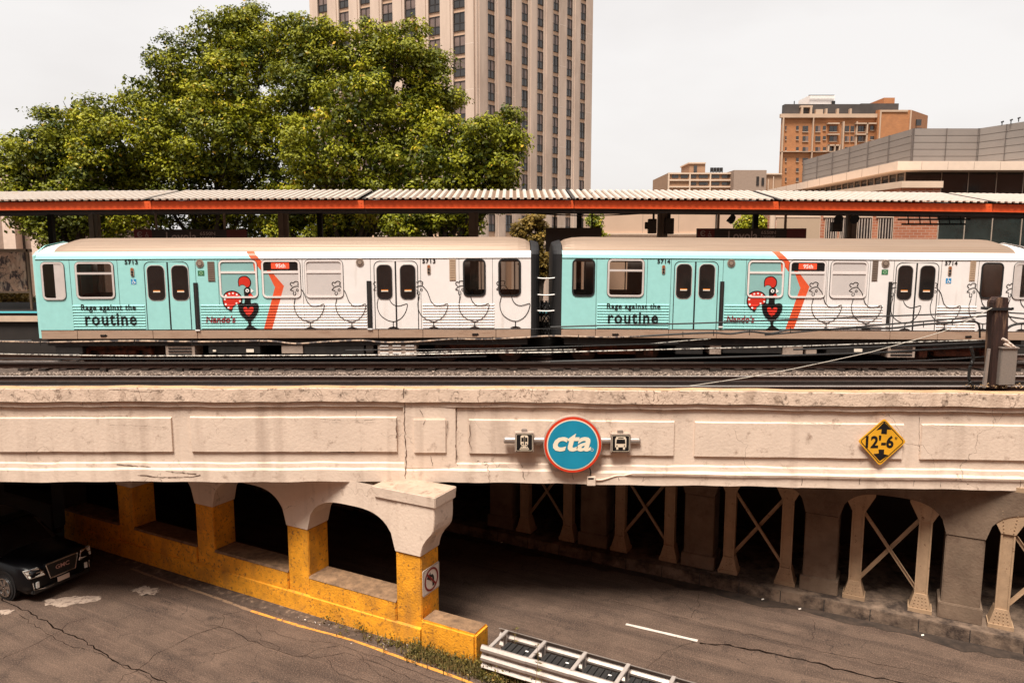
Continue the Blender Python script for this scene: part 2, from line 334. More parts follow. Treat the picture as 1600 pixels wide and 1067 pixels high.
def line_mark(name,pts,w,mt,z=.005,jag=0):
    m=MB()
    n=max(2,int(sum((Vector(pts[i+1])-Vector(pts[i])).length for i in range(len(pts)-1))/.12))
    seg=smoothline([(p[0],p[1]) for p in pts],8) if len(pts)>2 else [tuple(Vector(pts[0][:2]).lerp(Vector(pts[1][:2]),i/n)) for i in range(n+1)]
    ww=[w*(1+jag*(random.random()-.5)) for _ in seg]
    L_=[];R_=[]
    for i,p in enumerate(seg):
        a=seg[max(0,i-1)]; b=seg[min(len(seg)-1,i+1)]; d=Vector((b[0]-a[0],b[1]-a[1])).normalized()
        L_.append((p[0]-d.y*ww[i]/2,p[1]+d.x*ww[i]/2,z)); R_.append((p[0]+d.y*ww[i]/2,p[1]-d.x*ww[i]/2,z))
    m.strip([L_,R_]); o=m.build(name,mt); tag(o,kind='structure'); return o
line_mark('yellow_edge_line',[atZ(*p,0) for p in((392,954),(470,978),(550,1000),(640,1032),(740,1068),(900,1130))],.085,YELL,.006,.4)
line_mark('gutter_edge',[atZ(*p,0) for p in((205,888),(260,908),(330,931),(392,954))],.10,mat('tan gutter edge',(.24,.15,.09),.9,var=.3,scale=6,dirt=(.06,.04,.03),dscale=6,damt=(.5,.62)),.006,.4)
line_mark('white_lane_line',[atZ(978,975,0),atZ(1090,1001,0)],.10,WHITEL,.0095,.25)
def patch(name,pxs,mt,z=.005,jit=.05):
    pts=[atZ(x,y,0) for x,y in pxs]; out=[]
    for i,p in enumerate(pts):
        q=pts[(i+1)%len(pts)]
        for k in range(8):
            r=p.lerp(q,k/8); out.append((r.x+random.uniform(-jit,jit),r.y+random.uniform(-jit,jit),z))
    m=MB(); m.poly(out); tag(m.build(name,mt),kind='structure')
patch('stop_bar_paint',[(70,937),(120,931),(158,932),(156,938),(95,948),(72,945)],WHITEP)
patch('worn_paint_patch',[(206,921),(225,916),(248,920),(244,928),(222,930)],WHITEP,.005,.07)
patch('worn_paint_edge',[(-10,955),(10,951),(24,952),(14,959),(-10,960)],WHITEP,.005,.06)
CRK=mat('crack filler tar',(.014,.009,.007),1.0,var=.4,spec=0)
def crack(pxs,w,jit=.05,seed=1):
    rnd=random.Random(seed); pts=[atZ(x,y,0) for x,y in pxs]; out=[]
    for i in range(len(pts)-1):
        n=max(2,int((pts[i+1]-pts[i]).length/.16))
        for k in range(n): q=pts[i].lerp(pts[i+1],k/n); out.append((q.x+rnd.uniform(-jit,jit),q.y+rnd.uniform(-jit,jit)))
    out.append((pts[-1].x,pts[-1].y)); return out,w
cr=MB(); cs=[([(0,935),(60,965),(95,985),(130,1000),(175,1030),(215,1047),(262,1068)],.055),
([(30,960),(75,990),(110,1008),(150,1018),(190,1040),(215,1047)],.025),
([(0,1030),(50,1008),(85,990),(110,972),(135,965)],.02),
([(215,1047),(250,1018),(285,1000),(320,985),(345,978),(390,1000),(400,1003)],.028),
([(300,960),(320,975),(345,978)],.018),([(345,978),(350,960),(375,955)],.014),([(215,1047),(195,1055),(185,1067)],.02),([(215,1047),(240,1062),(230,1080)],.02),
([(400,1003),(450,1022),(500,1028),(540,1020),(600,1040),(640,1060)],.022),([(400,975),(410,1000),(440,1010),(430,1022)],.014),([(470,1026),(500,1012),(530,1008)],.013),([(510,1028),(525,1050),(560,1062),(600,1068)],.013),([(330,1022),(360,1015),(400,1003)],.018),
([(420,985),(470,1000),(520,1005),(575,1022),(640,1045),(700,1067)],.014),([(560,1020),(580,1045),(620,1067)],.012),
([(1090,1003),(1150,1010),(1230,1025),(1330,1050),(1420,1068)],.10),([(1000,948),(1100,975),(1260,1012),(1400,1042),(1500,1067)],.018),([(1270,968),(1272,985),(1268,1000)],.012),([(1000,1052),(1040,1018),(1090,1001)],.014),([(800,905),(900,925),(1000,948)],.014),([(1090,928),(1092,945),(1080,965)],.012)]
for i,(p,w) in enumerate(cs):
    out,w=crack(p,w,.045,i)
    L_=[];R_=[]; rnd=random.Random(i)
    for k,q in enumerate(out):
        a=out[max(0,k-1)]; b=out[min(len(out)-1,k+1)]; d=Vector((b[0]-a[0],b[1]-a[1]));
        d=d.normalized() if d.length>0 else Vector((1,0)); ww=w*rnd.uniform(.2,.8)
        L_.append((q[0]-d.y*ww/2,q[1]+d.x*ww/2,.0035+i*.00015)); R_.append((q[0]+d.y*ww/2,q[1]-d.x*ww/2,.0035+i*.00015))
    cr.strip([L_,R_])
tag(cr.build('road_cracks',CRK),kind='structure')
# ================================================================== BRIDGE
bridge=thing('railway_bridge','long cream painted concrete railway bridge with moulded panelled parapet across both roads','bridge',(0,17.6,0))
XB=-1.9
def face(X,o,z):  # point on the face; o = metres proud towards the camera
    dy=0 if X<XB else -(X-XB)*.0475
    return (X,17.7+dy-o,z)
def zf(py): return zY(py,17.6)
prof=[(-.20,zf(606.5)),(.10,zf(606.5)),(.11,zf(608)),(.11,zf(627.5)),(-.01,zf(627.8)),(-.01,zf(628.9)),(.045,zf(629.2)),(.045,zf(636.2)),(-.05,zf(636.5)),(-.05,zf(637.5)),(-.02,zf(637.9)),(-.02,zf(723.5)),(.015,zf(725.5)),(.025,zf(732)),(.075,zf(735)),(.08,zf(753)),(-.30,zf(753)),(-.30,zf(753)+.12)]
def zj(X): return .010*math.sin(X*1.3+1)+.007*math.sin(X*4.1+2.3)
def extr(name,prof,x0,x1,mt,step=.22,amp=1,parent=bridge,mats=None):
    m=MB(); n=max(2,int((x1-x0)/step)); rows=[]
    js=[]
    for k in range(n+1):
        X=x0+(x1-x0)*k/n
        q_=zj(X); rows.append([face(X,o+(amp*random.uniform(-.004,.004) if 0<i_<len(prof)-1 else 0),z+q_+(amp*random.uniform(-.004,.004) if 0<i_<len(prof)-1 else 0)) for i_,(o,z) in enumerate(prof)])
    m.strip(rows)
    return attach(m.build(name,mt),parent)
extr('coping',prof[1:6],-46,46,CONCW)
extr('coping_top',[(-.20,zf(606.5)+.002),(.098,zf(606.5)+.002)],-46,46,mat('tan weathered coping top',(.50,.30,.16),.9,var=.25,scale=2,bump=.5,dirt=(.2,.12,.07),dscale=4,damt=(.5,.7)))
extr('parapet_wall',prof[5:],-46,46,CONC)
def rpanel(name,px0,py0,px1,py1,d=.05,ins=.016):
    z1,z0=zf(py0),zf(py1)
    x0=atY(px0,(py0+py1)/2,17.6 if px0<700 else 17.6-((px0-680)/66)*.0475).x; x1=atY(px1,(py0+py1)/2,17.6 if px1<700 else 17.6-((px1-680)/66)*.0475).x
    m=MB(); n=max(4,int((x1-x0)/.35)); g=lambda x,o,z:(face(x,o-.02,z))
    top=[];tf=[];bf=[];bot=[]
    for k in range(n+1):
        X=x0+(x1-x0)*k/n; j=random.uniform(-.006,.006); e=ins if 0<k<n else ins
        Xi=x0+ins+(x1-x0-2*ins)*k/n
        top.append(g(X,-.02,z1+.02+j)); tf.append(g(Xi,d,z1-ins*.7+j)); bf.append(g(Xi,d,z0+.012+j)); bot.append(g(X,-.02,z0+j))
    m.strip([top,tf,bf,bot])
    m.poly([top[0],bot[0],bf[0],tf[0]]); m.poly([top[-1],tf[-1],bf[-1],bot[-1]])
    return attach(m.build(name,CONC),bridge)
for a in((-330,655,-18,708),(-10,654,267,707.5),(295,653,620,707.5),(732,656,1055,709),(1086,656,1415,709),(1442,656,1775,709),(1805,656,2130,709)): rpanel('raised_panel',*a)
# pilaster block over the yellow pier
xa=atY(630,680,17.6).x; xb=atY(712,680,17.6).x
m=MB(); m.box(xa,xb,17.7-.045,17.9,zf(733.2),zf(637)); attach(m.build('pilaster',CONC,bevel=.012),bridge)
m=MB(); m.box(atY(646,680,17.6).x,atY(697,680,17.6).x,17.7-.09,17.8,zf(708.5),zf(655)); attach(m.build('raised_panel',CONC,bevel=.02),bridge)
m=MB()
def fcrack(pxs,w,seed):
    rnd=random.Random(seed); pts=[]
    for (a,b),(c,d) in zip(pxs[:-1],pxs[1:]):
        n=max(2,int(math.hypot(c-a,d-b)/4))
        for k in range(n): pts.append((a+(c-a)*k/n+rnd.uniform(-.9,.9),b+(d-b)*k/n+rnd.uniform(-.5,.5)))
    def fp(px,py):
        Yq=17.6 if px<680 else 17.6-((px-680)/66)*.0475
        o=.113 if py<628 else (.05 if py<637 else (.085 if py>735 else (-.016 if py<724 else .03)))
        if 630<px<712 and 637<py<733: o=.058 
        for a,b,c,d in((-10,654,267,707),(295,653,620,707),(732,656,1055,708),(1086,656,1415,708),(1442,656,1700,708)):
            if a<px<c and b<py<d: o=.064
        if 646<px<697 and 655<py<708: o=.104
        v=atY(px,py,Yq); q=face(v.x,o,v.z); return Vector(q)
    for i in range(len(pts)-1):
        ww=w*rnd.uniform(.3,1.2); a,b=fp(*pts[i]),fp(*pts[i+1]); d=(b-a); 
        if abs(a.y-b.y)>.03+abs(a.x-b.x)*.06: continue
        nn=Vector((-d.z,0,d.x)); nn=nn.normalized()*ww/2 if nn.length>0 else Vector((0,0,ww/2))
        m.quad(a-nn,b-nn,b+nn,a+nn)
for i,(p,w) in enumerate([([(631,606),(630,626)],.02),([(632,630),(631,660),(634,700),(633,752)],.022),([(713,638),(712,700),(714,733)],.02),([(620,655),(618,690)],.02),([(700,658),(697,690)],.014),([(655,640),(664,655),(660,668)],.012),([(672,712),(676,725),(674,731)],.012),([(180,727),(230,731),(275,738),(310,741)],.02),([(215,742),(250,746),(300,745),(318,741)],.022),([(170,608),(230,612),(260,609)],.012),([(445,609),(447,622)],.012),([(490,612),(500,622)],.014),([(832,608),(830,626)],.012),([(895,608),(896,626)],.012),([(1022,610),(1021,630),(1019,640)],.016),([(1050,610),(1080,614)],.01),([(1105,613),(1107,634)],.008),([(815,727),(818,745),(822,754)],.014),([(893,735),(897,754)],.012),([(966,746),(969,756)],.016),([(1006,744),(1003,752)],.012),([(1254,748),(1252,763)],.014),([(1343,748),(1345,762)],.014),([(1428,750),(1426,765)],.014),([(1470,752),(1471,765)],.01),([(1595,750),(1594,766)],.016),([(1230,661),(1320,662)],.010),([(1440,664),(1500,666)],.008),([(1440,640),(1441,662),(1440,717)],.010),([(1400,715),(1412,705)],.012),([(735,660),(733,690),(737,706)],.016),([(515,708),(556,709)],.014),([(500,655),(545,658),(590,656)],.010),([(40,706),(120,707)],.006),([(75,652),(200,652)],.006),([(170,664),(260,668)],.006)]): fcrack(p,w,i)
attach(m.build('crack_lines',mat('crack dark',(.10,.055,.035),.95,var=.4),recalc=False),bridge)
# deck (soffit, top) and unseen walls added to shut light out of the underpass
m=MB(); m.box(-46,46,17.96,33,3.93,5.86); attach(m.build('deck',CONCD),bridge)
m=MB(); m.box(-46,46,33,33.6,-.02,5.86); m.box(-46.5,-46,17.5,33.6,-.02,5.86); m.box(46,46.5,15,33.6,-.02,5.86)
attach(m.build('added_end_wall',CONCD),bridge)
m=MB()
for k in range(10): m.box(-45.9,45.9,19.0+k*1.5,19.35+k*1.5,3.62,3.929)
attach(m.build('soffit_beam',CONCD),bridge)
# ---- left arcade (yellow piers)
arcA=thing('pier_arcade','arcade of yellow painted square piers with cream arched tops dividing the two roads','arcade',A(0,.4,0))
Zs=2.31
def ta(px): return on_line(px,A0,U,.0)
PW=.74
# pier left face starts: corner columns in the photograph
tp=[0.0]+[on_line(px,(A0.x,A0.y),(U.x,U.y),.9) for px in(484,340,211)]
step=(tp[-1]-tp[0])/3
print('pier steps',tp,step)
tp=[i*step for i in range(9)]
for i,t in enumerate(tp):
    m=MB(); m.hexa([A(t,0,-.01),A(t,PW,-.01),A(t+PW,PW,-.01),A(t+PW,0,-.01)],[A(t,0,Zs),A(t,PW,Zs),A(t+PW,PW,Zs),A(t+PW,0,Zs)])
    attach(m.build('pier',YEL if i<4 else CONCD,bevel=.02),arcA)  # piers past the fourth get a dark colour that imitates underpass shade
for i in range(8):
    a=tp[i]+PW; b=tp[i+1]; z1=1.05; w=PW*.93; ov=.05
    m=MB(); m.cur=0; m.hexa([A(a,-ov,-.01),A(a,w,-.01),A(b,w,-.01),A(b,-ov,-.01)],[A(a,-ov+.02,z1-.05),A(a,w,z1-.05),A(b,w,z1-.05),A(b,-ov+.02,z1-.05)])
    attach(m.build('sill_wall',YEL if i<4 else CONCD,bevel=.02),arcA)  # far sill walls darkened in colour like their piers, as painted shade
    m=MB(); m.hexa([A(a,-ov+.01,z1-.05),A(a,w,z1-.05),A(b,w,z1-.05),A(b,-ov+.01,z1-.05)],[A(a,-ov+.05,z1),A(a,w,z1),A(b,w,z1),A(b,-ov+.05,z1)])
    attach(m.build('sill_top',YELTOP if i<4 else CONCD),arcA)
# low plinth of the wall with thickened strips
m=MB(); m.hexa([A(tp[0]-.0,-.10,-.01),A(0,-.01,-.01),A(step*4,-.01,-.01),A(step*4,-.10,-.01)],[A(0,-.075,.5),A(0,-.012,.53),A(step*4,-.012,.53),A(step*4,-.075,.5)])
attach(m.build('plinth',YEL),arcA)
def arch_profile(a,b,zs,zc,zt,n=24,sh=.30):
    """points of the underside between two supports, with rounded haunches"""
    pts=[]
    for k in range(n+1):
        s=k/n; x=a+(b-a)*s; q=abs(2*s-1)
        z=zs+(zc-zs)*(1-q**3.2)**(1/1.9)
        pts.append((x,z))
    return pts
def spandrel(fn,spans,zs,zc,zt,w,mt,root,name,e0=0,e1=0,s0=-.02):
    pr=[]; pr.append((spans[0][0]-e0,zs))
    for a,b in spans: pr+= [(a-.001,zs)]+arch_profile(a,b,zs,zc,zt)[1:-1]+[(b+.001,zs)]
    pr.append((spans[-1][1]+e1,zs))
    m=MB()
    lo0=[fn(x,s0,z) for x,z in pr]; lo1=[fn(x,w,z) for x,z in pr]; hi0=[fn(x,s0,zt) for x,z in pr]; hi1=[fn(x,w,zt) for x,z in pr]
    m.strip([hi0,lo0,lo1,hi1])
    m.poly([hi0[0],lo0[0],lo1[0],hi1[0]]); m.poly([hi0[-1],hi1[-1],lo1[-1],lo0[-1]])
    return attach(m.build(name,mt),root)
spandrel(A,[(tp[i]+PW,tp[i+1]) for i in range(8)],Zs+.001,3.22,3.86,PW+.02,CONC,arcA,'arched_beam',e0=PW,e1=PW)
# corbel flaring out in front of the first pier
m=MB(); cur=[(0,Zs+.0),(.02,Zs+.06),(.07,Zs+.16),(.17,Zs+.30),(.25,Zs+.40),(.29,Zs+.55),(.40,Zs+.72),(.46,Zs+.9),(.48,Zs+1.18)]
KC=1.27
cur=[(.005,Zs),(.03,Zs+.12),(.065,Zs+.23),(.10,Zs+.31),(.15,Zs+.38),(.17,Zs+.42),(.25,Zs+.51),(.33,Zs+.60),(.385,Zs+.70),(.41,Zs+.84),(.42,Zs+1.0),(.42,Zs+KC)]
prs=[(PW*.9,Zs)]+[(-x,z) for x,z in cur]+[(PW*.9,Zs+KC)]
lo=[A(x,-.035,z) for x,z in prs]; hi=[A(x,PW+.035,z) for x,z in prs]
m.prism(lo,Vector(hi[0])-Vector(lo[0])); attach(m.build('corbel',CONC,bevel=.012),arcA)
m=MB(); m.hexa([A(-.47,-.07,Zs+KC+.001),A(-.47,PW+.08,Zs+KC+.001),A(1.3,PW+.08,Zs+KC+.001),A(1.3,-.07,Zs+KC+.001)],[A(-.49,-.09,3.865),A(-.49,PW+.10,3.865),A(1.35,PW+.10,3.865),A(1.35,-.09,3.865)])
m.m=[0,1,0,0,0,0]; attach(m.build('impost_slab',[CONC,mat('sun-offset slab top',(.42,.31,.23),.9,var=.2,scale=3,bump=.4,dirt=(.2,.13,.09),dscale=4,damt=(.52,.7))],bevel=.018),arcA)  # top face coloured darker to offset the strong sun on it
# end barrier block
eb=thing('concrete_barrier','short yellow painted concrete block with worn top at the end of the arcade','barrier',A(-.9,.2,0))
m=MB(); z1=.86; q=[(-.10,-.22),(-.10,.40),(-1.62,.40),(-1.62,-.22)]
m.hexa([A(t,s,-.01) for t,s in q],[A(t,s,z1) for t,s in q]); 
for f,vi in zip(range(6),range(6)): pass
m.m=[0,1,0,0,0,0]
ob=m.build('block',[YEL,YELTOP],bevel=.05); attach(ob,eb)
# ---- right arcade
arcB=thing('pier_arcade','arcade of grimy unpainted concrete piers and arches on the sidewalk behind riveted steel columns','arcade',B(6,1,KZ))
SB=.62   # line of steel columns, metres behind kerb
def Bz(t,s=0,z=0): return B(t,s+.45,z)
def tB(px,z=KZ): 
    p=B0+V*.75; return on_line(px,(p.x,p.y),(U.x,U.y),z)
st=[tB(x,.5) for x in(1049,1141,1232,1336,1437,1555)]
print('steel t',st)
per=((st[0]-st[4])/2); 
pitch=(st[0]-st[5])/5
ps=[ (tB(1498,.5)) ]
perB=2*pitch
pc=[ps[0]+perB*k for k in range(-3,7)]
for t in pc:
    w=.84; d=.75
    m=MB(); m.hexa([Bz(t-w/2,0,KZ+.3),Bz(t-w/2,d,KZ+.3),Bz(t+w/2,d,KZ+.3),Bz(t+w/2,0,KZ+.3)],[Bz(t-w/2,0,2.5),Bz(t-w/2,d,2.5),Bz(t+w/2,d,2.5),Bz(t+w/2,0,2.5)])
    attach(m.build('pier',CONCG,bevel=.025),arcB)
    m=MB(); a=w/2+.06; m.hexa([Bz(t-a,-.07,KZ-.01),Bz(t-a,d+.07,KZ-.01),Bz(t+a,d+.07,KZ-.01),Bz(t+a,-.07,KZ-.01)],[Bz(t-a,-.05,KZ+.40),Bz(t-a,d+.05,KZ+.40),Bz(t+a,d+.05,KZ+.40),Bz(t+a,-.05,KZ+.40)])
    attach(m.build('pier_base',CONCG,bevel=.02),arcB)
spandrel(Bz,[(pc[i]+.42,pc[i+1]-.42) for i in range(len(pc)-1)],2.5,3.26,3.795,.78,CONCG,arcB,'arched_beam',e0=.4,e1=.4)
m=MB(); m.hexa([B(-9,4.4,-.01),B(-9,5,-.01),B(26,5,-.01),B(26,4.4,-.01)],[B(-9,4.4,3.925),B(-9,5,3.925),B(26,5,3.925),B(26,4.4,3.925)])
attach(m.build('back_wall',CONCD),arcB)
# steel bents: one pair of columns with X bracing per bay
ordn=['first','second','third','fourth','fifth','sixth']
def bent(t0,lab):
    root=thing('steel_bent',lab,'steel frame',Bz(t0,.2,KZ),group='braced steel frames along the right sidewalk')
    s0,s1=.05,.33
    ts=[t0-pitch*.47,t0+pitch*.47]
    for t in ts:
        m=MB(); w=.13
        m.hexa([Bz(t-w,s0,KZ+.3),Bz(t-w,s1,KZ+.3),Bz(t+w,s1,KZ+.3),Bz(t+w,s0,KZ+.3)],[Bz(t-w,s0,3.3),Bz(t-w,s1,3.3),Bz(t+w,s1,3.3),Bz(t+w,s0,3.3)])
        for sg in(-1,1): # flange lips of the channels
            m.hexa([Bz(t+sg*w-.02,s0-.03,KZ+.3),Bz(t+sg*w-.02,s0,KZ+.3),Bz(t+sg*w+.02,s0,KZ+.3),Bz(t+sg*w+.02,s0-.03,KZ+.3)],[Bz(t+sg*w-.02,s0-.03,3.25),Bz(t+sg*w-.02,s0,3.25),Bz(t+sg*w+.02,s0,3.25),Bz(t+sg*w+.02,s0-.03,3.25)])
        attach(m.build('column',STEEL,root),root)
        m=MB(); m.hexa([Bz(t-.27,s0-.10,KZ),Bz(t-.27,s1+.1,KZ),Bz(t+.27,s1+.1,KZ),Bz(t+.27,s0-.10,KZ)],[Bz(t-.27,s0-.10,KZ+.10),Bz(t-.27,s1+.1,KZ+.10),Bz(t+.27,s1+.1,KZ+.10),Bz(t+.27,s0-.10,KZ+.10)])
        m.hexa([Bz(t-.25,s0-.07,KZ+.10),Bz(t-.25,s1+.06,KZ+.10),Bz(t+.25,s1+.06,KZ+.10),Bz(t+.25,s0-.07,KZ+.10)],[Bz(t-.15,s0-.045,KZ+.48),Bz(t-.15,s1+.03,KZ+.48),Bz(t+.15,s1+.03,KZ+.48),Bz(t+.15,s0-.045,KZ+.48)])
        rv=[]
        for cx in(-.12,-.04,.04,.12):
            for k in range(4): rv.append((t+cx*(1.25-k*.12),s0-.065+k*.006,KZ+.15+k*.085))
        for x,s,z in rv: m.hexa([Bz(x-.012,s-.02,z-.012),Bz(x-.012,s+.01,z-.012),Bz(x+.012,s+.01,z-.012),Bz(x+.012,s-.02,z-.012)],[Bz(x-.008,s-.02,z+.012),Bz(x-.008,s+.01,z+.012),Bz(x+.008,s+.01,z+.012),Bz(x+.008,s-.02,z+.012)])
        attach(m.build('base_plate',STEEL),root)
        m=MB(); pr=[(t-.15,2.72),(t+.15,2.72),(t+.38,3.18),(t+.38,3.9),(t-.38,3.9),(t-.38,3.18)]
        m.prism([Bz(x,s0-.05,z) for x,z in pr],Vector(Bz(0,.06,0))-Vector(Bz(0,0,0)))
        for cx in(-.10,.10):
            for k in range(7):
                z=2.78+k*.085; x=t+cx*(1+k*.10); s=s0-.055
                m.hexa([Bz(x-.013,s-.015,z-.013),Bz(x-.013,s+.01,z-.013),Bz(x+.013,s+.01,z-.013),Bz(x+.013,s-.015,z-.013)],[Bz(x-.009,s-.015,z+.013),Bz(x-.009,s+.01,z+.013),Bz(x+.009,s+.01,z+.013),Bz(x+.009,s-.015,z+.013)])
        attach(m.build('gusset_plate',STEEL),root)
    for a,b,s in((ts[0]+.1,ts[1]-.1,.10),(ts[1]-.1,ts[0]+.1,.17)):
        m=MB(); p=Vector(Bz(a,s,KZ+.55)); q=Vector(Bz(b,s,2.75)); d=(q-p).normalized(); n=V.copy(); u=d.cross(n).normalized()*.045
        m.hexa([p-u,p+u,p+u+n*.012,p-u+n*.012],[q-u,q+u,q+u+n*.012,q-u+n*.012]); m.hexa([p-u-n*.05,p-u*.8-n*.05,p-u*.8,p-u],[q-u-n*.05,q-u*.8-n*.05,q-u*.8,q-u])
        attach(m.build('cross_brace',STEEL),root)
labs={-1:'cream steel frame cut off by the right edge of the picture',0:'cream riveted X braced steel frame between the two nearest right hand concrete piers',1:'cream X braced steel frame directly left of the second concrete pier from the right',2:'dim X braced steel frame in shade, third from the right below the parapet',3:'barely lit X braced steel frame deepest in the shade below the round sign'}
for k in range(-1,4):
    bent(ps[0]+perB*(k+.5),labs[k])
print('bents',[proj_ for proj_ in []])
# ================================================================== TRACKS
RZ=6.14
m=MB(); n=240
ys=np.linspace(17.98,24.4,14)
rnd=np.random.RandomState(3)
rows=[[(x,y,5.93+rnd.uniform(-.03,.03)) for x in np.linspace(-26,26,n)] for y in ys]
m.strip(rows); tag(m.build('ballast',BALL),kind='structure')
# loose stones beside the near track
m=MB()
for i in range(11000):
    x=random.uniform(-15.5,15.5); y=random.choice([random.gauss(20.2,.14),random.gauss(20.2,.14),random.gauss(20.2,.14),random.uniform(17.95,19.4)]); s=random.uniform(.02,.05); z=5.95+(.10 if 19.62<y<20.7 else .0)+random.uniform(-.01,.03)
    a=[(x+random.uniform(-s,s),y+random.uniform(-s,s),z+random.uniform(-s*.3,s)) for _ in range(4)]
    m.add(a,[(0,1,2),(0,2,3),(0,3,1),(1,3,2)])
for k in range(60):
    pass
st_=m.build('ballast_stones',mat('pale ballast stones',(.29,.22,.175),.95,var=.6,scale=30)); tag(st_,'pale loose ballast stones lying between the two tracks','gravel',kind='stuff')
m=MB(); m.strip([[(x,19.60,5.95) for x in np.linspace(-26,26,90)],[(x,19.70,6.06+random.uniform(-.012,.015)) for x in np.linspace(-26,26,90)],[(x,20.7,6.06+random.uniform(-.012,.015)) for x in np.linspace(-26,26,90)],[(x,20.9,5.95) for x in np.linspace(-26,26,90)]])
tag(m.build('ballast_shoulder',BALL),kind='structure')
def rail(parent,y,x0=-24,x1=24,z=RZ):
    m=MB(); pr=[(-.07,-.17),(.07,-.17),(.07,-.155),(.012,-.13),(.012,-.04),(.036,-.03),(.036,0),(-.036,0),(-.036,-.03),(-.012,-.04),(-.012,-.13),(-.07,-.155)]
    n=len(pr); vs=[(x0,y+a,z+b) for a,b in pr]+[(x1,y+a,z+b) for a,b in pr]
    for i in range(n):
        j=(i+1)%n; m.add([vs[i],vs[j],vs[n+j],vs[n+i]],[(0,1,2,3)],1 if i in(5,6,7) else 0)
    m.m=[0]*n; m.m[6]=1
    attach(m.build('rail',[RAILSIDE,RAILTOP]),parent)
for yc,lab in((18.80,'railway track nearest the parapet with dark timber ties'),(22.8,'railway track carrying the wrapped train')):
    t=thing('railway_track',lab,'track',(0,yc,5.97),group='parallel railway tracks')
    rail(t,yc-.7175); rail(t,yc+.7175)
    for k in range(49):
        x=-14.6+k*.61; m=MB(); m.box(x-.11,x+.11,(yc-.86 if yc<20 else yc-1.2),yc+1.2,5.78,5.985+random.uniform(0,.006)); attach(m.build('tie',TIE,bevel=.01),t)
    if yc<20:
        m=MB(); m.box(-24,24,yc-.40,yc-.22,5.985,6.09); m.box(-24,24,yc+.15,yc+.33,5.985,6.09); attach(m.build('guard_timber',TIE),t)
        m=MB()
        for k in range(44):
            x=-14.6+k*.61+(.2 if k%2 else 0)
            for yy in(yc-.64,):
                m.tube([(x-.06,yy+.10,5.99),(x-.03,yy+.06,6.05),(x+.04,yy,6.055),(x+.07,yy-.03,6.0)],.011,5)
        attach(m.build('rail_clip',mat('rail clip steel',(.55,.36,.24),.4,metal=.6,var=.2)),t)
t=thing('third_rail','dark contact rail on low insulators in front of the train','contact rail',(0,21.2,5.97))
m=MB(); m.box(-24,24,20.98,21.06,6.12,6.24); attach(m.build('conductor',RAILSIDE),t)
m=MB(); m.box(-24,24,20.93,21.10,6.245,6.275); attach(m.build('cover_board',TIE),t)
for k in range(14):
    m=MB(); x=-14+k*2.2; m.box(x-.08,x+.08,20.95,21.09,5.95,6.12); attach(m.build('insulator',DARKM),t)
# concrete ledge strip behind the coping
m=MB(); m.strip([[face(X,-.195,zf(606.5)-.004) for X in np.linspace(-46,46,60)],[face(X,-.22,5.9) for X in np.linspace(-46,46,60)]]); 
attach(m.build('coping_back',CONCW),bridge)
# ================================================================== TRAIN
YS=21.38; HW=1.42
class Car:
    def __init__(s,X0,lab,ang):
        s.X0=X0; s.o=(X0,YS+HW,RZ); s.root=thing('rail_car',lab,'train car',s.o,(0,ang,0),group='coupled train cars')
    def S(s,px,py,o=0):
        p=atY(px,py,YS); return (p.x-s.X0,-HW-o,p.z-RZ)
    def x(s,px,py=450): return atY(px,py,YS).x-s.X0
    def z(s,py): return zY(py,YS)-RZ
ZR=lambda py: zY(py,YS)-RZ
def ribs(mb_or_bm,car,ranges):
    """cut a side mesh at the rib edges and press the horizontal ribs of the panels into it"""
    bm=mb_or_bm; z0,z1=ZR(512.3),ZR(473); n=9; p=(z1-z0)/n
    geo=lambda: bm.verts[:]+bm.edges[:]+bm.faces[:]
    lv=[]
    for k in range(n): lv+= [z0+k*p+p*.02,z0+k*p+p*.18,z0+k*p+p*.50,z0+k*p+p*.66]
    for z in lv: bmesh.ops.bisect_plane(bm,geom=geo(),plane_co=(0,0,z),plane_no=(0,0,1),dist=1e-5)
    for a,b in ranges:
        for x in(a,a+.012,b-.012,b): bmesh.ops.bisect_plane(bm,geom=geo(),plane_co=(x,0,0),plane_no=(1,0,0),dist=1e-5)
    for v in bm.verts:
        x,z=v.co.x,v.co.z
        if z0-1e-4<=z<=z1+1e-4 and any(a+.006<x<b-.006 for a,b in ranges):
            f=((z-z0)/p)%1.0
            h=0
            if .17<f<.51: h=.017
            elif .51<=f<.66: h=.017*(.66-f)/.15
            elif .02<f<=.17: h=.017*(f-.02)/.15
            v.co.y-=h
def build_side(mb,name,mats,parent,car,ranges):
    o=mb.build(name,mats,None,recalc=False); bm=bmesh.new(); bm.from_mesh(o.data); ribs(bm,car,ranges); bmesh.ops.recalc_face_normals(bm,faces=bm.faces)
    # all faces look to the camera side (-y)
    for f in bm.faces:
        if f.normal.y>0: f.normal_flip()
    bm.to_mesh(o.data); bm.free(); o.parent=parent; return o
def arrow_x(py,sh,side):  # left / right edge of the orange arrow at picture height py
    pts=[(391,385.3),(447,430.3),(513.4,409.7)] if side==0 else [(391,397.5),(445.5,444.4),(513.4,422.8)]
    if py<=pts[1][0]: t=(py-pts[0][0])/(pts[1][0]-pts[0][0]); return sh+pts[0][1]+t*(pts[1][1]-pts[0][1])
    t=(py-pts[1][0])/(pts[2][0]-pts[1][0]); return sh+pts[1][1]+t*(pts[2][1]-pts[1][1])
def ring2(mb,car,q0,q1,r,w,o0,o1,mi=0):
    x0,z1=q0; x1,z0=q1
    a=rrect(x0,z0,x1,z1,r); b=rrect(x0+w,z0+w,x1-w,z1-w,max(r-w,.01))
    mb.ring([(x,-HW-o0,z) for x,z in a],[(x,-HW-o0,z) for x,z in b],(0,-(o1-o0),0),mi)
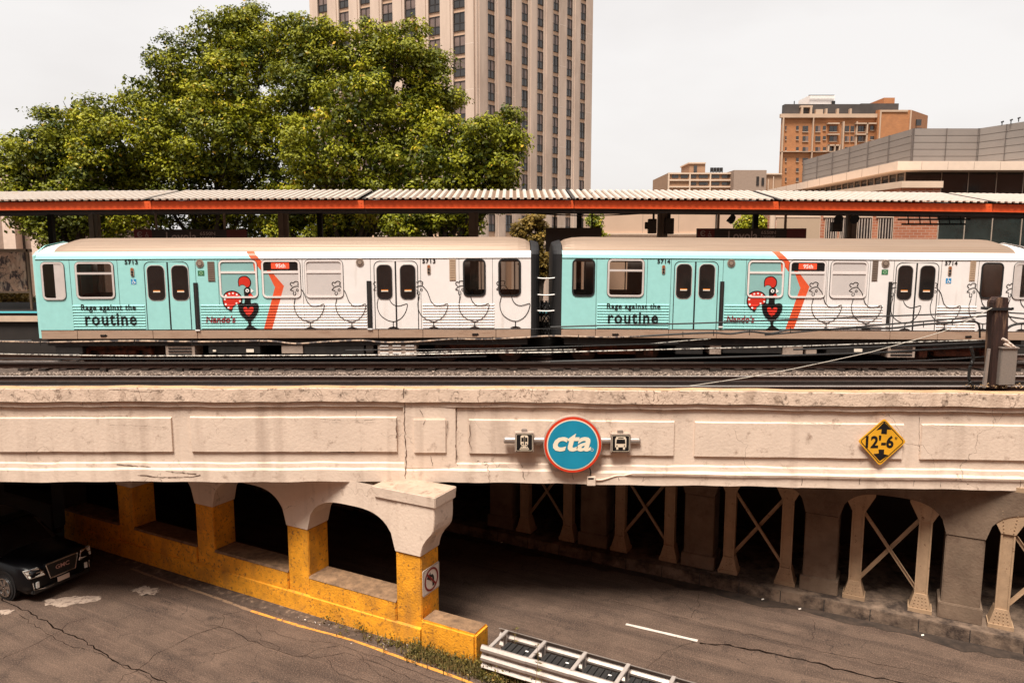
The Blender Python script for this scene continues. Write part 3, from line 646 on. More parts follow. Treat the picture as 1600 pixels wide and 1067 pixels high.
def pane(mb,x0,z0,x1,z1,r,o,mi=0): mb.poly([(x,-HW-o,z) for x,z in rrect(x0,z0,x1,z1,r)],mi)
STK=mat('orange white sticker',(.85,.75,.62),.5,var=.05)
ORST=mat('orange sticker',(.8,.25,.03),.5,var=.05)
LED=mat('lit red destination display',(.75,.05,.02),.4,var=.1); LED.node_tree.nodes['Principled BSDF'].inputs['Emission Color'].default_value=(.9,.09,.03,1); LED.node_tree.nodes['Principled BSDF'].inputs['Emission Strength'].default_value=.45
WTXT=mat('white print',(.85,.82,.78),.5,var=.03)
BLUES=mat('blue sticker',(.03,.25,.5),.5,var=.1); GREENS=mat('green sticker',(.04,.16,.07),.5,var=.2)
TANP=mat('tan louvre panel',(.45,.32,.22),.6,var=.15,scale=20,stretch=(1,1,6),obj=True)
DVENT=mat('grey brown louvre',(.18,.13,.10),.6,var=.2,scale=20,stretch=(1,1,6),obj=True)
PAINTR={'black':BLK}
def clear_glass():
    m=bpy.data.materials.new('tinted window glass'); m.use_nodes=True; t=m.node_tree; t.nodes.clear(); N=t.nodes.new; L=t.links.new
    tr=N('ShaderNodeBsdfTransparent'); tr.inputs[0].default_value=(.50,.46,.43,1); gl=N('ShaderNodeBsdfGlossy'); gl.inputs['Roughness'].default_value=.03; gl.inputs['Color'].default_value=(.85,.85,.85,1)
    g=N('ShaderNodeNewGeometry'); n=N('ShaderNodeTexNoise'); n.inputs['Scale'].default_value=1.6; n.inputs['Detail'].default_value=2; L(g.outputs['Position'],n.inputs[0]); bp=N('ShaderNodeBump'); bp.inputs['Strength'].default_value=.25; bp.inputs['Distance'].default_value=.05; L(n.outputs[0],bp.inputs['Height']); L(bp.outputs[0],gl.inputs['Normal'])
    fr=N('ShaderNodeFresnel'); fr.inputs[0].default_value=1.7; L(bp.outputs[0],fr.inputs['Normal']); mx=N('ShaderNodeMixShader'); L(fr.outputs[0],mx.inputs[0]); L(tr.outputs[0],mx.inputs[1]); L(gl.outputs[0],mx.inputs[2]); o=N('ShaderNodeOutputMaterial'); L(mx.outputs[0],o.inputs[0]); return m
CGL=clear_glass()
INW=mat('interior wall panel',(.50,.46,.42),.6,var=.1); INF=mat('interior floor',(.05,.045,.04),.8,var=.2); SEATM=mat('blue seat fabric',(.05,.09,.16),.8,var=.3); POLE=mat('stanchion steel',(.7,.68,.64),.3,metal=.6)
def cut_holes(o,holes):
    bm=bmesh.new(); bm.from_mesh(o.data); geo=lambda: bm.verts[:]+bm.edges[:]+bm.faces[:]
    for x0,x1,z0,z1 in holes:
        for co,no in(((x0,0,0),(1,0,0)),((x1,0,0),(1,0,0)),((0,0,z0),(0,0,1)),((0,0,z1),(0,0,1))): bmesh.ops.bisect_plane(bm,geom=geo(),plane_co=co,plane_no=no,dist=1e-5)
    kill=[f for f in bm.faces if any(x0<f.calc_center_median().x<x1 and z0<f.calc_center_median().z<z1 and abs(f.normal.y)>.5 for x0,x1,z0,z1 in holes)]
    bmesh.ops.delete(bm,geom=kill,context='FACES'); bm.to_mesh(o.data); bm.free()
def make_car(d):
    c=Car(atY(d['x_in'],450,YS).x,d['label'],d['ang']); R=c.root; sh=d['art']
    X=lambda px: c.x(px)
    xl,xr=sorted((X(d['x0']),X(d['x1'])))
    rr=[(X(a),X(b)) for a,b in d['ribs']]
    zb,zsk=ZR(513.4),ZR(527)
    # --- side skin coloured like the wrap
    m=MB()
    lv=[(513.4,0),(447,0),(445.5,0),(403.4,0),(402.4,.012),(402,.0),(398,-.02),(394.5,-.06),(391.5,-.15)]
    for (p0,o0),(p1,o1) in zip(lv[:-1],lv[1:]):
        def xs(py): return [d['x0'],arrow_x(py,sh,0),arrow_x(py,sh,1),d['x1']]
        a=xs(p0); b=xs(p1)
        for i in range(3):
            f=lambda px,py,o:(X(px),-HW-o,ZR(py))
            m.quad(f(a[i],p0,o0),f(a[i+1],p0,o0),f(b[i+1],p1,o1),f(b[i],p1,o1),[0,1,2][i])
    side_=build_side(m,'wrapped_side',[TEAL,ORG,WHT],R,c,rr)
    holes=[(X(w[0])+.045,X(w[2])-.045,ZR(w[3])+.045,ZR(w[1])-.045) for w in d['windows'] if w[4]!='wrapped']; cut_holes(side_,holes)
    m=MB(); m.tube([(xl,-HW-.004,ZR(403)),(xr,-HW-.004,ZR(403))],.011,6); m.build('gutter',BLKM,R)
    # far side, ends, floor
    m=MB(); zt=ZR(391.5)
    m.quad((xl,HW,zb),(xr,HW,zb),(xr,HW,zt),(xl,HW,zt))
    fs_=m.build('far_side',ALU,R)
    allw=[(X(w[0])+.045,X(w[2])-.045,ZR(w[3])+.045,ZR(w[1])-.045) for w in d['windows']]+[(X(a)+.02,X(b)-.02,ZR(465),ZR(413)) for q in d['doors'] for a,b in q[3]]
    cut_holes(fs_,allw)
    m=MB(); m.box(xl+.2,xr-.2,-HW+.08,HW-.05,.92,.97); m.build('car_floor',INF,R)
    m=MB(); m.box(xl+.2,xr-.2,-HW+.12,HW-.12,3.02,3.06); m.build('car_ceiling',INW,R)
    for w in d['windows']:
        if w[4]=='wrapped': continue
        xc=(X(w[0])+X(w[2]))/2
        for dx in(-.42,.48):
            m=MB(); x=xc+dx; m.box(x-.24,x+.22,-HW+.12,-HW+1.02,1.32,1.42); m.box(x+.16,x+.26,-HW+.12,-HW+1.02,1.42,2.02); m.build('passenger_seat',SEATM,R,bevel=.03)
            m=MB(); x=xc+dx; m.box(x-.24,x+.22,HW-1.02,HW-.12,1.32,1.42); m.box(x+.16,x+.26,HW-1.02,HW-.12,1.42,2.02); m.build('passenger_seat',SEATM,R,bevel=.03)
        m=MB(); m.tube([(xc+.15,-.35,.97),(xc+.15,-.35,3.02)],.018,8); m.build('stanchion',POLE,R)
    for q in d['doors']:
        m=MB(); x=X(q[2])+.1; m.box(x-.02,x+.02,-HW+.12,-HW+.95,.97,2.5); m.build('windscreen_panel',INW,R)
    # end caps: bulging inwards to the end door
    for e,sgn,kind in((d['x_blind'],1 if d['blind_right'] else -1,'blind'),(d['x_cab'],-1 if d['blind_right'] else 1,'cab')):
        xe=X(e); rows=[]; ln=.26 if kind=='blind' else .17
        for k in range(6):
            a=k/5*math.pi/2; dx=ln*math.sin(a)*sgn; wy=HW-(.42 if kind=='blind' else .25)*(1-math.cos(a)); top=ZR(391.5)+.15-(.18*(1-math.cos(a)))
            rows.append([(xe+dx,-wy,zsk+.02),(xe+dx,-wy,ZR(397)-.0),(xe+dx,-wy+.15,ZR(391.5)),(xe+dx,-wy*.6,ZR(380)-.02*k),(xe+dx,0,ZR(374)-.02*k),(xe+dx,wy*.6,ZR(380)-.02*k),(xe+dx,wy-.15,ZR(391.5)),(xe+dx,wy,ZR(397)),(xe+dx,wy,zsk+.02)])
        m=MB(); m.strip(rows); m.poly(rows[-1])
        if kind=='blind': m.build('end_bulkhead',BLKM,R,smooth=False)
        else: m.build('cab_front',TEAL if d['blind_right'] else WHT,R)
    # --- ribbed roof
    m=MB(); base=[(-HW+.15,ZR(391.5)),(-HW+.20,ZR(389.5)),(-HW+.27,ZR(385.5)),(-HW+.38,ZR(381)),(-HW+.56,ZR(376.5)),(-HW+.85,ZR(372.3)+.0),(-.35,ZR(369.5)),(0,ZR(369))]
    base+= [(-y,z) for y,z in base[-2::-1]]
    pr=[]
    for (y0,z0),(y1,z1) in zip(base[:-1],base[1:]):
        k=max(1,int(math.hypot(y1-y0,z1-z0)/.055)); 
        for i in range(k):
            t=i/k; t2=(i+.72)/k; t3=(i+.8)/k
            pr.append((y0+(y1-y0)*t,z0+(z1-z0)*t)); pr.append((y0+(y1-y0)*t2,z0+(z1-z0)*t2)); pr.append((y0+(y1-y0)*t3,z0+(z1-z0)*t3-.008))
    pr.append(base[-1])
    xa,xb=(xl+.02,xr-.02); rl=.9
    def rowx(x,f): return [(x,y*(1-.02*f),z-f*.42*max(0,(z-ZR(391.5)))) for y,z in pr]
    cl_=d['blind_right']; L0=[(0,.9),(.12,.45),(.35,.12),(.7,0)]; L1=[(.42,.62),(.55,.35),(.72,.12),(1.0,0)]
    stt=[(xa+a,f) for a,f in (L1 if cl_ else L0)]+[(xb-a,f) for a,f in (L0 if cl_ else L1)[::-1]]
    m.strip([rowx(x,f) for x,f in stt]); m.build('roof',SSROOF,R)
    m=MB(); m.strip([rowx((xa+a) if cl_ else (xb-a),f+.02) for a,f in((-.02,1.25),(.03,1.0),(.12,.85),(.30,.75),(.46,.66),(.60,.7))]); m.build('roof_end_cap',WHT,R)
    # --- skirt
    m=MB()
    cuts=sorted([xl]+[X(q) for q in d['skirt']]+[xr])
    for a,b in zip(cuts[:-1],cuts[1:]):
        m.box(a+.006,b-.006,-HW-.012,-HW+.03,zsk,zb-.02)
    m.build('skirt',SKIRT,R,bevel=.006)
    m=MB(); m.box(xl,xr,-HW-.004,-HW+.02,zb-.03,zb+.004); m.build('sill_strip',BLKM,R)
    for q in d['marker']:
        m=MB(); x=X(q); m.box(x-.085,x+.06,-HW-.03,-HW-.012,ZR(523.5),ZR(520.5)); m.poly([(x+.06,-HW-.02,ZR(524.5)),(x+.12,-HW-.02,ZR(522)),(x+.06,-HW-.02,ZR(519.5))]); m.build('side_marker',BLK,R)
    # --- windows
    def win(x0,y0,x1,y1,kind):
        a=(X(x0),ZR(y0)); b=(X(x1),ZR(y1)); 
        if kind in('framed','wrapped','narrow','narrow_r'):
            m=MB(); ring2(m,c,(a[0]-.012,a[1]+.012),(b[0]+.012,b[1]-.012),.14,.05,.001,.014); w_=m.build('window',BLK,R)
            m=MB(); ring2(m,c,a,b,.13,.055 if kind!='wrapped' else .05,.002,.026)
            zm=a[1]-(.30 if kind!='wrapped' else .32)
            if kind in('framed','wrapped'): m.box(a[0]+.05,b[0]-.05,-HW-.022,-HW-.004,zm-.06,zm)
            if kind=='narrow': m.box(b[0]-.29,b[0]-.05,-HW-.018,-HW-.004,b[1]+.05,a[1]-.05)
            if kind=='narrow_r': m.box(a[0]+.05,a[0]+.22,-HW-.018,-HW-.004,b[1]+.05,a[1]-.05)
            m.build('window_frame',ALU if kind!='wrapped' else mat('white window frame',(.78,.70,.66),.4,var=.05),w_)
            m=MB()
            if kind!='wrapped': pane(m,a[0]+.03,b[1]+.03,b[0]-.03,a[1]-.03,.1,.012); m.build('pane',CGL,w_)
            else:
                o=.006; ys=[y1-1,447,445.5,y0+1]
                for p0,p1 in zip(ys[:-1],ys[1:]):
                    e0=[x0+1.2,max(x0+1.2,min(x1-1.2,arrow_x(p0,sh,0))),max(x0+1.2,min(x1-1.2,arrow_x(p0,sh,1))),x1-1.2]; e1=[x0+1.2,max(x0+1.2,min(x1-1.2,arrow_x(p1,sh,0))),max(x0+1.2,min(x1-1.2,arrow_x(p1,sh,1))),x1-1.2]
                    for i in range(3):
                        if abs(e0[i+1]-e0[i])+abs(e1[i+1]-e1[i])<.02: continue
                        m.poly([(X(e0[i]),-HW-o,ZR(p0)),(X(e0[i+1])+.0001,-HW-o,ZR(p0)),(X(e1[i+1])+.0001,-HW-o,ZR(p1)),(X(e1[i]),-HW-o,ZR(p1))],i)
                m.build('pane',[TEALG,ORG,WHTG],w_)
            return w_
        m=MB(); ring2(m,c,a,b,.15,.047,.002,.018); w_=m.build('window',BLKM,R)
        m=MB(); pane(m,a[0]+.01,b[1]+.01,b[0]-.01,a[1]-.01,.14,.0145); m.build('pane',CGL,w_)
    for wd in d['windows']: win(*wd)
    # destination display in the second wrapped window
    x0,y0,x1,y1=d['dest']; m=MB(); m.quad((X(x0),-HW-.0125,ZR(y1)),(X(x1),-HW-.0125,ZR(y1)),(X(x1),-HW-.0125,ZR(y0)),(X(x0),-HW-.0125,ZR(y0)))
    ds=m.build('destination_sign',BLK,R); xm=(x0+x1)/2; a,b=X(xm-14.5),X(xm+13.5)
    m=MB(); m.quad((a,-HW-.0145,ZR(y1-2.5)),(b,-HW-.0145,ZR(y1-2.5)),(b,-HW-.0145,ZR(y0+2)),(a,-HW-.0145,ZR(y0+2))); m.build('display',LED,ds)
    m=MB(); flat(m,text_fit('95th',a+.13,ZR(y1-3.8),b-.11,ZR(y0+3.2),.02),lambda x,z:(x,-HW-.0165,z)); m.build('display_text',WTXT,ds)
    # --- doors
    for (x0,xm,x1,wins,col) in d['doors']:
        cm=TEAL if col=='t' else WHT; zt=ZR(407.5)
        for (a,b),(wa,wb) in zip(((x0,xm),(xm,x1)),wins):
            xa_,xb_=X(a)+.012,X(b)-.012
            m=MB(); ol=[(xa_,zb+.012),(xb_,zb+.012)]
            rL,rR=(.16,0) if a==x0 else (0,.16)
            top=[]
            if rR: top+= [(xb_-rR+rR*math.cos(t),zt-rR+rR*math.sin(t)) for t in np.linspace(0,math.pi/2,6)]
            else: top+= [(xb_,zt)]
            if rL: top+= [(xa_+rL-rL*math.sin(t),zt-rL+rL*math.cos(t)) for t in np.linspace(0,math.pi/2,6)]
            else: top+= [(xa_,zt)]
            ol+=top
            m.prism([(x,-HW-.006,z) for x,z in ol],(0,.02,0)); dl=m.build('door_leaf',cm,R)
            n=len(ol); m=MB(); pl=[ol[0]]+[ol[-1-k] for k in range(len(top))]+[ol[1]]
            ou=stroke(pl,.022)
            for q in ou: m.prism([(x,-HW-.0085,z) for x,z in q],(0,.004,0))
            m.build('door_seal',BLKM,dl)
            wz0,wz1=ZR(d['dwy'][1]),ZR(d['dwy'][0])
            m=MB(); ring2(m,c,(X(wa)-.02,wz1+.02),(X(wb)+.02,wz0-.02),.17,.02,.006,.012); m.build('window_rim',ALU,dl)
            m=MB(); ring2(m,c,(X(wa),wz1),(X(wb),wz0),.15,.03,.007,.018); m.build('window_gasket',BLKM,dl)
            m=MB(); pane(m,X(wa)+.015,wz0+.015,X(wb)-.015,wz1-.015,.14,.0145); m.build('door_window',GLASS,dl)
            xc=(X(wa)+X(wb))/2; zc=wz0+.24
            m=MB(); m.box(xc-.10,xc+.10,-HW-.0165,-HW-.015,zc-.012,zc+.018,0); m.box(xc-.10,xc+.10,-HW-.0168,-HW-.015,zc+.02,zc+.045,1); m.build('sticker',[STK,ORST],dl)
    for (a,b,y0,y1) in d['rails']:
        m=MB(); m.box(X(a),X(b),-HW-.03,-HW,ZR(y1),ZR(y0)); rl_=m.build('door_track',BLKM,R,bevel=.006)
        m=MB(); xm=(X(a)+X(b))/2; m.box(xm-.012,xm+.012,-HW-.036,-HW-.03,ZR(y1)+.1,ZR(y0)-.03); m.build('track_groove',DARKM,rl_)
        m=MB(); m.box(X(a)-.0,X(b),-HW-.05,-HW,ZR(y1)-.035,ZR(y1)-.002); m.build('track_foot',WTXT,rl_)
    for (px,py) in d['speakers']:
        m=MB(); cx,cz=X(px),ZR(py)
        for r,o0,o1,mi in((.115,.0,.02,0),(.085,.02,.028,1),(.055,.028,.034,0)):
            pts=circ(cx,cz,r,20); m.prism([(x,-HW-o1,z) for x,z in pts],(0,o1-o0,0),mi)
        m.build('speaker_grille',[mat('speaker rim',(.36,.27,.21),.5,metal=.3),mat('speaker mesh',(.14,.10,.08),.6)],R)
    for (x0,y0,x1,y1,k) in d['plates']:
        mt={'v':DVENT,'t':TANP,'g':GREENS,'b':BLUES}[k]; nm={'v':'vent_grille','t':'vent_grille','g':'door_sticker','b':'access_sticker'}[k]
        m=MB(); hgt=.012 if k in 'vt' else .006
        m.box(X(x0),X(x1),-HW-hgt,-HW,ZR(y1),ZR(y0)); 
        if k in 'vt':
            nn=9
            for i in range(nn): z=ZR(y1)+.03+(ZR(y0)-ZR(y1)-.06)*i/(nn-1); m.box(X(x0)+.02,X(x1)-.02,-HW-.02,-HW-.01,z-.006,z+.012)
        pl_=m.build(nm,mt,R)
        if k=='b':
            m=MB(); cx,cz=(X(x0)+X(x1))/2,(ZR(y0)+ZR(y1))/2
            for q in stroke([(cx-.01,cz+.05),(cx-.01,cz),(cx+.035,cz),(cx+.05,cz-.05)],.016): m.poly([(x,-HW-.008,z) for x,z in q])
            for q in stroke(circ(cx-.005,cz-.025,.035,12),.012,True): m.poly([(x,-HW-.0085,z) for x,z in q])
            m.poly([(x,-HW-.008,z) for x,z in circ(cx-.01,cz+.062,.013,8)]); m.build('wheelchair_symbol',WTXT,pl_)
        if k=='g':
            m=MB(); cx,cz=(X(x0)+X(x1))/2,(ZR(y0)+ZR(y1))/2
            for q in stroke(circ(cx,cz,.04,12),.014,True): m.poly([(x,-HW-.008,z) for x,z in q])
            m.build('sticker_mark',mat('pale green print',(.4,.6,.35),.5),pl_)
    for (px,y0,y1) in d['lights']:
        m=MB(); cx=X(px); pts=rrect(cx-.05,ZR(y1),cx+.05,ZR(y0),.045,4); m.prism([(x,-HW-.02,z) for x,z in pts],(0,.02,0),0)
        for i,f in enumerate((.2,.5,.8)):
            z=ZR(y1)+(ZR(y0)-ZR(y1))*f; m.prism([(x,-HW-.028,zz) for x,zz in circ(cx,z,.032,10)],(0,.01,0),1 if i==2 else 2)
        m.build('door_light',[mat('lamp housing',(.35,.24,.17),.5),mat('amber lens',(.35,.09,.03),.3),BLKM],R)
    for px_ in d['seams']:
        m=MB(); m.box(X(px_)-.005,X(px_)+.005,-HW-.0035,-HW+.01,zb,ZR(403.6)); m.build('panel_seam',BLKM,R)
    # --- lettering and art
    def art(name,polys,mt,o=.011):
        m=MB()
        for q in polys: m.poly([(x,-HW-o,z) for x,z in q])
        return build_side(m,name,mt,R,c,rr)
    for (x0,y0,x1,y1) in d['numbers']: art('car_number',text_fit(d['num'],X(x0),ZR(y1),X(x1),ZR(y0),.03,0,1.1),BLK)
    x0,y0,x1,y1=d['t1']; art('slogan_text',text_fit('Rage against the',X(x0),ZR(y1),X(x1),ZR(y0),.026,0,1.12),BLK)
    x0,y0,x1,y1=d['t2']; art('slogan_word',text_fit('routine',X(x0),ZR(y1),X(x1),ZR(y0),.026,0,1.15),BLK)
    x0,y0,x1,y1=d['t3']; art('brand_text',text_fit("Nando's",X(x0),ZR(y1),X(x1),ZR(y0),.02,.12),mat('dark red print',(.24,.012,.02),.4,var=.05))
    # rooster emblem: crop units -> picture -> car side
    k=5.3333
    def cv(u,w): return (X(sh+300+u/k),ZR(340+w/k))
    T=lambda pts:[cv(u,w) for u,w in pts]
    comb=smoothline([(392,566),(389,545),(389,520),(400,492),(430,478),(465,480),(492,505),(498,535),(490,562),(472,577),(455,572),(440,556),(420,552),(404,556)],4,True)
    tail=smoothline([(322,772),(290,755),(262,725),(251,690),(256,650),(280,615),(320,600),(360,602),(395,622),(416,655),(414,695),(395,712),(365,718),(340,735)],4,True)
    neck=[(436,690),(438,655),(434,620),(434,590),(446,576),(470,572),(490,582),(498,600),(496,635),(488,655),(486,690)]
    vase=smoothline([(380,728),(384,710),(410,702),(465,712),(520,702),(546,710),(553,735),(546,775),(515,825),(490,850),(482,872),(492,895),(530,915),(528,924),(430,924),(430,915),(455,895),(460,872),(448,850),(410,815),(388,775)],3,True)
    heart=smoothline([(465,812),(438,785),(424,755),(430,738),(448,736),(465,752),(482,738),(502,738),(510,752),(498,782)],4,True)
    art('rooster_emblem',[T(comb),T(tail),T(neck),T(vase),T([(436,690),(486,690),(490,715),(430,715)])],BLK,.011)
    def shrink(pts,f):
        cx=sum(p[0] for p in pts)/len(pts); cy=sum(p[1] for p in pts)/len(pts); return [(cx+(a-cx)*f,cy+(b-cy)*f) for a,b in pts]
    art('rooster_red',[T(shrink(comb,.86)),T(shrink(tail,.88)),T(heart),T([(470,636),(490,622),(510,645),(505,655),(478,655)])],REDP,.0135)
    dots=[(283,640),(312,626),(343,622),(374,632),(395,655),(398,688),(368,705),(272,672),(278,712),(300,740)]
    art('rooster_white',[T(circ(a,b,8,10)) for a,b in dots]+[T(circ(463,600,15,16)),T([(492,580),(517,603),(492,620)])],WTXT,.0155)
    art('rooster_eye',[T(circ(463,601,6,10))],BLK,.017)
    # hens drawn in outline
    body=[(820,597),(845,573),(885,565),(912,590),(930,615),(945,655),(960,695),(985,722),(1020,733),(1060,725),(1098,716),(1095,750),(1080,790),(1050,830),(1010,855),(978,862),(930,850),(880,815),(855,770),(848,720),(853,690),(862,650)]
    cmb=[(838,566),(822,548),(834,532),(850,538),(860,526),(880,526),(894,538),(884,548),(894,558)]
    wat=[(848,610),(845,630),(856,641),(866,628),(860,608)]
    foot=[(930,919),(950,908),(978,902),(1006,908),(1030,919)]
    for bx in d['hens']:
        q=lambda u,w:(X(bx+(u-980)/k),ZR(340+w/k)); TT=lambda pts:[q(*p) for p in pts]
        clip=X(d['x_art_end']); w=.021; ps_=[]
        ps_+=stroke(TT(smoothline(body,4)),w); ps_+=stroke(TT(smoothline(cmb,4)),w); ps_+=stroke(TT([(820,597),(848,603)]),w); ps_+=stroke(TT(smoothline(wat,3)),w*.9); ps_+=stroke(TT(circ(880,597,9,12)),w*.8,True)
        ps_+=stroke(TT([(978,862),(978,905)]),w*1.2); ps_+=[TT(foot)]
        ps_=[p for p in ps_ if all(v[0]<clip for v in p)]
        art('hen_outline',ps_,BLK,.0115)
    # --- underframe
    def ub(name,px0,py0,px1,py1,mt,dy=.0,th=.5,bev=.01):
        m=MB(); y=-HW+.12-dy; m.box(X(px0),X(px1),y,y+th,ZR(py1),ZR(py0)); return m.build(name,mt,R,bevel=bev)
    m=MB(); m.box(xl+.1,xr-.1,-HW+.1,HW-.1,.60,.90); m.build('underframe',UNDER,R)
    for a in d['trucks']:
        ta_=X(a); tr=MB(); w=1.05
        tr.box(ta_-w,ta_+w,-1.02,-.86,.42,.66); tr.box(ta_-w*.55,ta_+w*.55,-1.06,-.84,.28,.46); tr.box(ta_-w,ta_+w,.86,1.02,.42,.66); tr.box(ta_-.3,ta_+.3,-.85,.85,.35,.6); tr.box(ta_-.25,ta_+.25,-1.12,-1.0,.5,.78)
        tk=tr.build('truck_frame',RUST,R,bevel=.02)
        for s_ in(-.95,.95):
            m=MB()
            for y0 in(-.78,.66):
                for r_,a0,a1 in((.355,0,.12),(.39,.12,.15)): m.tube([(ta_+s_,y0+a0 if y0<0 else y0+a0,.355),(ta_+s_,y0+a1,.355)],r_,28)
            m.tube([(ta_+s_,-.7,.355),(ta_+s_,.7,.355)],.07,10); m.build('wheel',mat('wheel steel',(.07,.045,.035),.5,metal=.5,var=.2),tk)
            m=MB(); m.box(ta_+s_-.13,ta_+s_+.13,-1.12,-.95,.24,.5); m.build('axle_box',RUST,tk,bevel=.02)
    for (nm,a,b_,e,f_,mk) in d['under']:
        mt={'k':UNDER,'g':GREYB,'r':RUST,'d':DARKM,'w':STK}[mk]; 
        if nm!='louvred_box': ub(nm,a,b_,e,f_,mt,.0 if mk!='w' else .03,.6 if mk!='w' else .02)
        if nm=='louvred_box':
            m=MB(); m.box(X(a),X(e),-HW+.12,-HW+.72,ZR(f_),ZR(b_),0); n1=3 if e-a>46 else 1; 
            for i in range(n1):
                for j in range(4):
                    cx=X(a)+(X(e)-X(a))*(i+.5)/n1; z=ZR(f_)+(ZR(b_)-ZR(f_))*(j+.8)/4.8; ww=(X(e)-X(a))/n1*(.33 if n1==3 else .4)
                    m.box(cx-ww,cx+ww,-HW+.10,-HW+.119,z-.018,z+.018,1)
            m.build('louvred_box',[mt,WTXT if n1==3 else BLKM],R)
    # coupler rods between the cars
    return c
car1=dict(label='teal and white wrapped elevated train car numbered 5713, left of the pair',x_in=845,ang=-.0034,num='5713',art=0,
 x0=59,x1=830,x_blind=830,x_cab=59,blind_right=True,ribs=[(111,225),(312,573),(660,773)],skirt=[116,235,305,590,660,775],marker=[157,742],
 windows=[(67,407,103,466,'narrow'),(120,407,180,464.5,'framed'),(344,405,403.5,464,'wrapped'),(410.6,405,470.5,464,'wrapped'),(477.7,405,537,464,'wrapped'),(724,404,759.5,463,'dark'),(779,404,814.5,463,'dark')],
 dest=(413.5,407.5,467,421),doors=[(227,264,297,[(232,258.5),(270,296-.5)],'t'),(585,619,654,[(589.5,613.5),(626,650)],'w')],dwy=(413,467),
 rails=[(303,310,440,513),(573.5,581,438,512)],speakers=[(315,410),(564,409)],
 plates=[(326.5,407,337.5,438,'v'),(311,421,321,429,'g'),(703,405,713,438,'t'),(206,434,214,442,'b')],
 lights=[(209,416,430),(671,413,428)],numbers=[(198,404.2,218.5,411),(661,404.2,681.5,411)],
 t1=(125,473,211,485.5),t2=(130,487,211,506),t3=(320,492,366,502.5),hens=[483.8,549,614,677.5,742,806],x_art_end=829.5,
 seams=[111.5,186,307.5,342,474,580,658,718,770],trucks=[165,745],under=[('motor_box',75,530,118,552,'k'),('louvred_box',250,534,296,556,'g'),('equipment_box',318,535,400,552,'k'),('data_plate',325,545,331,549,'w'),('data_plate',378,544,391,550,'w'),('battery_box',434,530,468,552,'g'),('equipment_box',470,534,565,553,'k'),('louvred_box',587,529,648,556,'g'),('step_ladder',568,530,580,552,'d')])
car2=dict(label='teal and white wrapped elevated train car numbered 5714, right of the pair',x_in=862,ang=.0062,num='5714',art=819.5,
 x0=877,x1=1612,x_blind=877,x_cab=1612,blind_right=False,ribs=[(933,1046),(1132,1381),(1466,1528)],skirt=[931,1046,1122,1395,1470,1580],marker=[962,1518],
 windows=[(892.8,404,928.5,463,'dark'),(948,404,1005,463,'framed'),(1166.5,405,1223,463,'wrapped'),(1231,405,1288.5,463,'wrapped'),(1295.6,405,1353,463,'wrapped'),(1530,406,1565,463,'dark'),(1581,406,1606,463,'narrow_r')],
 dest=(1234,407.5,1285.5,421),doors=[(1051.5,1085,1121,[(1055.5,1079),(1091,1115)],'t'),(1397,1429.5,1464.5,[(1400.5,1423.5),(1435,1458.5)],'w')],dwy=(411.5,465),
 rails=[(1124,1130.5,438,508),(1387,1392.5,437,505)],speakers=[(1140,409.5),(1380,408.5)],
 plates=[(1360,404,1369,436,'v'),(1375,418,1385,426,'g'),(1512,404,1521,435,'t'),(1476,431,1484.5,439,'b')],
 lights=[(1035,413,427),(1481,412,427)],numbers=[(1025,404,1045,410.8),(1472.5,404,1492,410.8)],
 t1=(948,473,1032,484.5),t2=(950,487,1029,505),t3=(1136.5,491.5,1180,502),hens=[1293.5,1356,1417.5,1479.5,1540,1601],x_art_end=1611,
 seams=[931,1010,1047,1128,1164,1291.5,1357,1394,1468,1526],trucks=[968,1510],under=[('equipment_box',1060,532,1103,553,'k'),('equipment_box',1135,531,1228,551,'k'),('battery_box',1230,529,1262,553,'g'),('relay_box',1267,545,1284,552,'g'),('equipment_box',1300,532,1385,552,'k'),('data_plate',1342,542,1356,548,'w'),('louvred_box',1397,531,1440,556,'g'),('step_ladder',1114,530,1132,553,'g')])
make_car(car1); make_car(car2)
cg=thing('coupling_barrier','pale safety rods strung between the two train cars','safety rods',atY(853,470,21.7))
for y in(433,459,484):
    m=MB(); pts=[atY(830+46*k/8,y+2.2*math.sin(math.pi*k/8),21.55) for k in range(9)]; m.tube(pts,.02,6); attach(m.build('rod',WTXT),cg)
m=MB(); 
for k in range(9):
    pts=[atY(852+7*math.sin(k*.9+j*.8),470+j*9,22.3+.1*math.cos(k+j)) for j in range(7)]; m.tube(pts,.02,5)
attach(m.build('jumper_cable',CABLE),cg)
# ================================================================== PLATFORM, CANOPY
PZ=zY(489,24.4)
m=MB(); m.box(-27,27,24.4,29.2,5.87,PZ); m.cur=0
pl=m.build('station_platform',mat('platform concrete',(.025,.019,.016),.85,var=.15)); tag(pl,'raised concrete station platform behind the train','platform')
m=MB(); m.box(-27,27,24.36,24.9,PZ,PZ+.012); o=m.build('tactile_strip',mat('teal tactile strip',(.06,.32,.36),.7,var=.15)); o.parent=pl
m=MB(); m.box(-27,27,24.30,24.399,PZ-.28,PZ-.10); o=m.build('edge_beam',mat('beige edge board',(.58,.43,.32),.6,var=.12)); o.parent=pl
can=thing('platform_canopy','long station canopy with white corrugated roof, orange fascia beam and brown posts','canopy',(0,26.6,PZ))
YE=24.2; YR=26.75
def bend(X): return (-.14 if X>-1 else -.085)*((X+1)/18)**2
ze=zY(311.5,YE); zr=zY(298,YR)
jx=[atY(p,320,YE).x for p in(-97,237,570,897,1218,1552,1880)]
prof=[]
PITCH=.232
